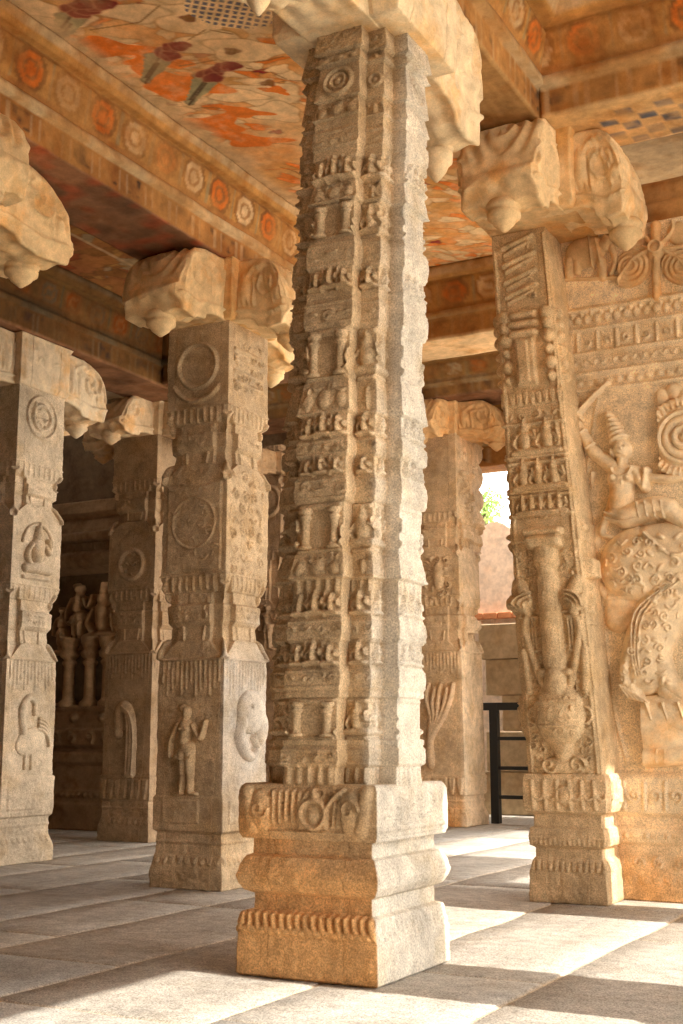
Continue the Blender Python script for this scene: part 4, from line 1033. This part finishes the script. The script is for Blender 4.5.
def checks(base, A, S, P):
    base = lerpc(base, .8, np.array([.72, .46, .2])); i = np.floor(S/.14); j = np.floor((A-8.12)/.12)
    on = ((i+j) % 2 == 0) & (((S/.14) % 1) > .12) & ((((A-8.12)/.12) % 1) > .2) & (S > -2.35) & (A > 8.12) & (A < 8.8)
    return lerpc(base, on*np.clip(.6+vn(P, 12)*1.2, 0, 1), np.array([.13, .14, .17]))
beam('stone_beam', 'x', -2.71, 2.5, section(8.02, 8.72, 5.45, .73, 1.6, False, True)[:], soffit_mix(fascia(5.45, .73, .95, .9), 5.45, CRM*.8, checks), 'ochre beam with blue chequered underside at the upper right', .02)
beam('stone_beam', 'y', -14., 11.3, [(2.55, 5.45), (3.05, 5.45), (3.05, 5.78), (2.55, 5.78)], fascia(5.45, .73), 'eave beam outside the frame at right', .2, None, .1)
# inscribed lintel lying on the rider slab
def lint(A, Z, S, P):
    C = np.ones(A.shape+(3,))*np.array([.45, .24, .085]); C = lerpc(C, (np.abs((Z*9) % 1-.5) < .08)*.6, BRN)
    return lerpc(C, (np.clip(vn(P*np.array([1, 1, .15]), 30)*5-.8, 0, 1)*(vn(P, 2) > 0))*.7, CRM)
beam('stone_lintel', 'x', -2.42, -.7, [(9.0, 4.9), (9.55, 4.9), (9.55, 5.3), (9.12, 5.3), (9.1, 5.12), (9.04, 5.1), (9.02, 5.0)], lint, 'brown streaked lintel lying over the winged creature panel', .02)

def box_obj(name, x0, x1, y0, y1, z0, z1, mat, kind=None, col=None, bevel=0, parent=None):
    bm = bmesh.new(); bm_box(bm, x0, x1, y0, y1, z0, z1); o = bm_obj(name, bm, mat, parent, False, bevel)
    if col is not None:
        a = o.data.color_attributes.new('Col', 'FLOAT_COLOR', 'POINT')
        a.data.foreach_set('color', np.tile(np.array([*col, 1], np.float32), len(o.data.vertices)))
    if kind: o['kind'] = kind
    return o
box_obj('ceiling', -14, 1.9, 11.3, 14.8, 6.1, 6.4, M_BEAM, 'structure', TAN*.7)  # right-hand reach of this roof is added, unseen, to shade the back bays
box_obj('wall_right_shade', 2.5, 3.1, -14, 1.6, 0, 5.4, M_DARK, 'structure', np.array([.5, .38, .24]))  # unseen wall, added to hold back sky light from the front right
box_obj('wall_right_shade', -5.0, -4.6, 14.9, 17.2, 0, 6.1, M_DARK, 'structure', np.array([.5, .38, .24]))  # unseen wall, added to block the sun from the back bays
box_obj('ceiling', -14, -4.6, 14.8, 17.4, 6.1, 6.4, M_BEAM, 'structure', TAN*.7)
box_obj('wall_front_shade', -14, 3.4, -14.6, -14, 0, 6, M_DARK, 'structure', np.array([.45, .33, .2]))  # unseen end wall, added to cut fill light from behind the camera
box_obj('ceiling', -14, -3.39, -14, 11.3, CZ+.012, CZ+.4, M_BEAM, 'structure', TAN*.8)
box_obj('ceiling', -3.39, 3.1, -14, 9.02, NZ+.012, NZ+.4, M_BEAM, 'structure', TAN*.8)
box_obj('ceiling', -3.3, 3.1, 9.02, 11.3, 5.8, 6.2, M_BEAM, 'structure', TAN*.6)
box_obj('wall_left', -14.2, -13.6, -14, 17.6, 0, 5.6, M_DARK, 'structure', np.array([.35, .24, .15]))
box_obj('wall_back', -13.6, -9.15, 16.9, 17.5, 0, 6.1, M_DARK, 'structure', np.array([.3, .2, .12]))

# ================================================================== floor: laid slabs with dusty joints
def floor():
    r = random.Random(4); V = []; Q = []; C = []
    def slab_(x0, x1, y0, y1):
        g = .004; st = .22
        nx = max(2, int((x1-x0)/st)+1); ny = max(2, int((y1-y0)/st)+1)
        xs = np.concatenate([[x0+g], np.linspace(x0+g+.018, x1-g-.018, nx), [x1-g]]); ys = np.concatenate([[y0+g], np.linspace(y0+g+.018, y1-g-.018, ny), [y1-g]])
        X, Y = np.meshgrid(xs, ys); P = np.stack([X, Y, 0*X], -1)
        P[..., 2] = .004*vn(P, 1.3)+.004*vn(P+3, 5)-.003
        P[..., 0] += .03*vn(P, 2.0)*1; P[..., 1] += .03*vn(P+8, 2.0)
        P[0, :, 2] = P[-1, :, 2] = P[:, 0, 2] = P[:, -1, 2] = -.016
        o = sum(len(v) for v in V); V.append(P.reshape(-1, 3)); n, m = X.shape
        idx = o+np.arange(n*m).reshape(n, m)
        Q.append(np.stack([idx[:-1, :-1], idx[:-1, 1:], idx[1:, 1:], idx[1:, :-1]], -1).reshape(-1, 4))
        k = r.uniform(.88, 1.08); w = r.uniform(-.01, .02)
        c = np.tile(np.array([.43+w, .405, .365-w])*k, (n*m, 1)).reshape(n, m, 3)
        c[0] = c[-1] = [.6, .5, .37]; c[:, 0] = c[:, -1] = [.6, .5, .37]
        C.append(c.reshape(-1, 3))
    x = -14.; row = 0
    while x < 8:
        h = r.choice((.72, .9, 1.1)); y = -r.random()*2
        while y < 19:
            w = r.uniform(1.3, 2.8); slab_(x, x+h, y, y+w); y += w
        x += h; row += 1
    # the bed below the slabs carries the joint dust
    o = sum(len(v) for v in V); V.append(np.array([(-40, -30, -.012), (60, -30, -.012), (60, 60, -.012), (-40, 60, -.012), (-40, -30, -.2), (60, -30, -.2), (60, 60, -.2), (-40, 60, -.2)])); Q.append(np.array([(0, 1, 2, 3), (7, 6, 5, 4)])+o)
    C.append(np.tile([.6, .51, .38], (8, 1)))
    f = np_mesh('floor', np.concatenate(V), np.concatenate(Q), M_FLOOR, None, np.concatenate(C), smooth=False); f['kind'] = 'structure'
floor()

# ================================================================== dark shrine at the back left
SY = 12.75
sh = empty('shrine', (-11, SY, 0), 'dark carved shrine front with stepped plinth and slim columns, back left between two pillars', 'shrine')
zS = lambda y: float(on_y(85, y, SY)[2])
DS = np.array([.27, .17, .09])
def s_plinth(R):
    pts = [(0, .42), (zS(803), .42), (zS(801), .38), (zS(797), .36), (zS(790), .36), (zS(788), .3), (zS(765), .27), (zS(762), .33), (zS(752), .33), (zS(750), .22), (zS(748), .22), (zS(745), .3), (zS(730), .3), (zS(728), .2), (zS(712), .16), (zS(709), .2), (zS(706), .2), (zS(704), .02)]
    R.H = np.interp(R.V, [p[0] for p in pts], [p[1] for p in pts]); H0 = R.H.copy(); R.H = np.zeros_like(H0)
    for i in range(40):
        x = -12.4+i*.09; R.ell((x, zS(793.5)), .03, .03, .025); 
        if i % 3 == 0: R.spiral((x, zS(737)), .07, 1.2, .02, .03, i)
        if i % 5 == 0: R.ell((x, zS(718)), .06, .05, .05)
    R.H += H0
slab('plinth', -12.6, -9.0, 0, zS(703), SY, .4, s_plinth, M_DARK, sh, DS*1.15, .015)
def s_wall(R):
    R.rect(-13, -8, zS(575), zS(573), .05); R.rect(-13, -8, zS(536), zS(533), .14, .02)
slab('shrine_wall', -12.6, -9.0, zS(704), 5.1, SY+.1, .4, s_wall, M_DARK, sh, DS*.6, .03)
def s_corn(R):
    pts = [(zS(574), .1), (zS(570), .3), (zS(560), .36), (zS(556), .3), (zS(555), .24), (zS(546), .24), (zS(545), .34), (zS(538), .36), (zS(536), .26), (zS(520), .18), (zS(518), .26), (zS(505), .22), (zS(503), .1)]
    R.H = np.interp(R.V, [p[0] for p in pts], [p[1] for p in pts])
    for i in range(60):
        x = -12.55+i*.06; m = (np.abs(R.U-x) < .018) & (R.V > zS(555)) & (R.V < zS(547)); R.H[m] += .06
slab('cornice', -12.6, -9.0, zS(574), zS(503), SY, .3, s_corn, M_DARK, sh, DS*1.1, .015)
for x in (63, 84, 102, 117):
    p = on_y(x, 700, SY-.22); h = zS(655)-zS(708); rr = .075
    prof = [(rr*1.6, 0), (rr*1.6, .06), (rr*1.1, .09), (rr, .12), (rr*.93, h*.75), (rr*1.25, h*.8), (rr*1.3, h*.84), (rr*.9, h*.88), (rr*1.6, h*.94), (rr*1.7, h), (rr*1.2, h+.05), (rr*1.6, h+.1), (rr*1.7, h+.2)]
    col = lathe('column', prof, (p[0], SY-.12, zS(707)), M_DARK, sh, 16, DS*1.5)
for x, y0, y1 in ((75, 650, 582), (100, 645, 590), (113, 640, 588), (60, 655, 605)):
    p = on_y(x, 650, SY)
    R = rel_grid(p[0]-.35, p[0]+.35, zS(y0), zS(y1)+.1, .012); R.figure(p[0], zS(y0), zS(y1)-zS(y0), x == 100, .16)
    R.ell((p[0], zS(y0)+.04), .2, .06, .14)
    relief_part('figure', (0, SY+.1, 0), (1, 0, 0), (0, -1, 0), R, M_DARK, sh, DS*1.6)
# ================================================================== outside, beyond the opening
wl = empty('stone_wall', (-4, 17.9, 0), 'low wall of squared tan blocks behind the black railing', 'wall')
def blocks():
    r = random.Random(2); z = 0; x0 = on_y(478, 650, 17.6)[0]
    zs = [0, .62, 1.2, 1.72, 2.25, 2.78]; n = 0
    for i in range(5):
        x = x0+(.0, .1, .35, .1, .0)[i]
        while x < -1:
            w = r.uniform(.55, .85)
            bm_box(bmw, x+.006, x+w-.006, 17.6+r.uniform(-.015, .015), 18.0, zs[i]+.004, zs[i+1]-.006); x += w
bmw = bmesh.new(); blocks()
o = bm_obj('masonry', bmw, M_PLAST, wl, False, .012, 1)
a = o.data.color_attributes.new('Col', 'FLOAT_COLOR', 'POINT'); a.data.foreach_set('color', np.tile(np.array([.5, .39, .25, 1], np.float32), len(o.data.vertices)))
def plaster():
    Y = 18.6; x0 = on_y(455, 600, Y)[0]; x1 = -.5
    pts = [(-11.5, 0), (-11.5, 4.0)]
    for px, py in ((455, 541), (470, 537), (482, 530), (486, 525), (490, 522.5), (496, 521.5), (502, 523), (508, 527), (520, 534), (545, 538)):
        p = on_y(px, py, Y); pts.append((p[0], p[2]))
    pts += [(x1, pts[-1][1]), (x1, 0)]
    bm = bmesh.new(); f = [bm.verts.new((x, Y, z)) for x, z in pts]; bm.faces.new(f)
    g = bmesh.ops.extrude_face_region(bm, geom=bm.faces[:]); bmesh.ops.translate(bm, vec=(0, .5, 0), verts=[v for v in g['geom'] if isinstance(v, bmesh.types.BMVert)])
    o = bm_obj('plaster_wall', bm, M_PLAST, None, False)
    a = o.data.color_attributes.new('Col', 'FLOAT_COLOR', 'POINT'); a.data.foreach_set('color', np.tile(np.array([.76, .63, .51, 1], np.float32), len(o.data.vertices)))
    tag(o, 'pinkish plastered wall with rounded top under the sky gap', 'wall')
plaster()
p = on_y(500, 617, 18.5)
bm = bmesh.new()
for i in range(14):
    x = p[0]-.5+i*.24; bm_box(bm, x, x+.225, 18.45, 18.62, p[2]-.02, p[2]+.07)
o = bm_obj('brick_course', bm, M_PLAST, None, False, .006, 1)
a = o.data.color_attributes.new('Col', 'FLOAT_COLOR', 'POINT'); a.data.foreach_set('color', np.tile(np.array([.6, .26, .12, 1], np.float32), len(o.data.vertices)))
tag(o, 'thin course of red bricks on the foot of the pinkish plastered wall', 'bricks')
# railing
ry = 15.9; e = lambda x, y: on_y(x, y, ry)
rl = empty('metal_railing', (e(492, 825)[0], ry, 0), 'black metal railing with three bars right of the sunlit pillar', 'railing')
def bar(name, a, b, w, par):
    bm = bmesh.new(); bm_box(bm, min(a[0], b[0])-w, max(a[0], b[0])+w, ry-w, ry+w, min(a[2], b[2])-w, max(a[2], b[2])+w); return bm_obj(name, bm, M_METAL, par, False, .006)
zt = e(500, 708)[2]; xl = e(494, 700)[0]
bar('post', (xl, ry, .055), (xl, ry, zt), .055, rl); bar('post', (xl+2.2, ry, .055), (xl+2.2, ry, zt), .055, rl)
bar('top_rail', (xl-.1, ry, zt+.02), (xl+2.4, ry, zt+.02), .05, rl)
for y in (738.5, 768, 797): z = e(500, y)[2]; bar('bar', (xl, ry, z), (xl+2.2, ry, z), .024, rl)
# tree far outside
tc = on_y(485, 502, 30.)
tr = empty('tree', (tc[0], 30, 0), 'bit of green tree crown in the sky gap', 'tree')
lathe('trunk', [(.22, 0), (.16, 2), (.11, tc[2]-1), (.05, tc[2])], (tc[0], 30, 0), M_BARK, tr, 10)
r = random.Random(3); V = []; Q = []
for i in range(900):
    d = Vector((r.gauss(0, 1), r.gauss(0, 1), r.gauss(0, 1))).normalized()*(r.random()**.4); c = Vector((tc[0]+d.x*.5, 30+d.y*.5, tc[2]-.12+d.z*.45*(1+.5*d.x)))
    u = Vector((r.gauss(0, 1), r.gauss(0, 1), r.gauss(0, 1))).normalized(); v = u.cross(Vector((r.random(), r.random(), 1))).normalized(); k = len(V)
    V += [c-u*.07, c+v*.025, c+u*.07, c-v*.025]; Q.append((k, k+1, k+2, k+3))
np_mesh('foliage', np.array([tuple(x) for x in V]), Q, M_LEAF, tr, smooth=False)

# ================================================================== light, sky, camera
w = bpy.data.worlds.new('sky'); SC.world = w; w.use_nodes = True
bg = w.node_tree.nodes['Background']; bg.inputs[0].default_value = (1, .96, .9, 1); bg.inputs[1].default_value = 4.6
L = bpy.data.lights.new('sun', 'SUN'); L.energy = 7; L.angle = .009; L.color = (1, .93, .82)
so = bpy.data.objects.new('sun', L); COL.objects.link(so); so.rotation_euler = Vector((-1, .02, -.81)).to_track_quat('-Z', 'Y').to_euler(); so.location = (10, 0, 12)
cd = bpy.data.cameras.new('camera'); co = bpy.data.objects.new('camera', cd); COL.objects.link(co)
cd.sensor_fit = 'VERTICAL'; cd.sensor_height = 36; cd.lens = 36*FPX/1024; cd.clip_end = 300
co.matrix_world = Matrix(((cR[0], cU[0], -cF[0], CP[0]), (cR[1], cU[1], -cF[1], CP[1]), (cR[2], cU[2], -cF[2], CP[2]), (0, 0, 0, 1)))
SC.camera = co
vs = SC.view_settings; vs.view_transform = 'Standard'; vs.look = 'None'; vs.gamma = 1; vs.use_curve_mapping = False; vs.exposure = .46
SC.cycles.max_bounces = 10; SC.cycles.diffuse_bounces = 8; SC.cycles.use_denoising = True
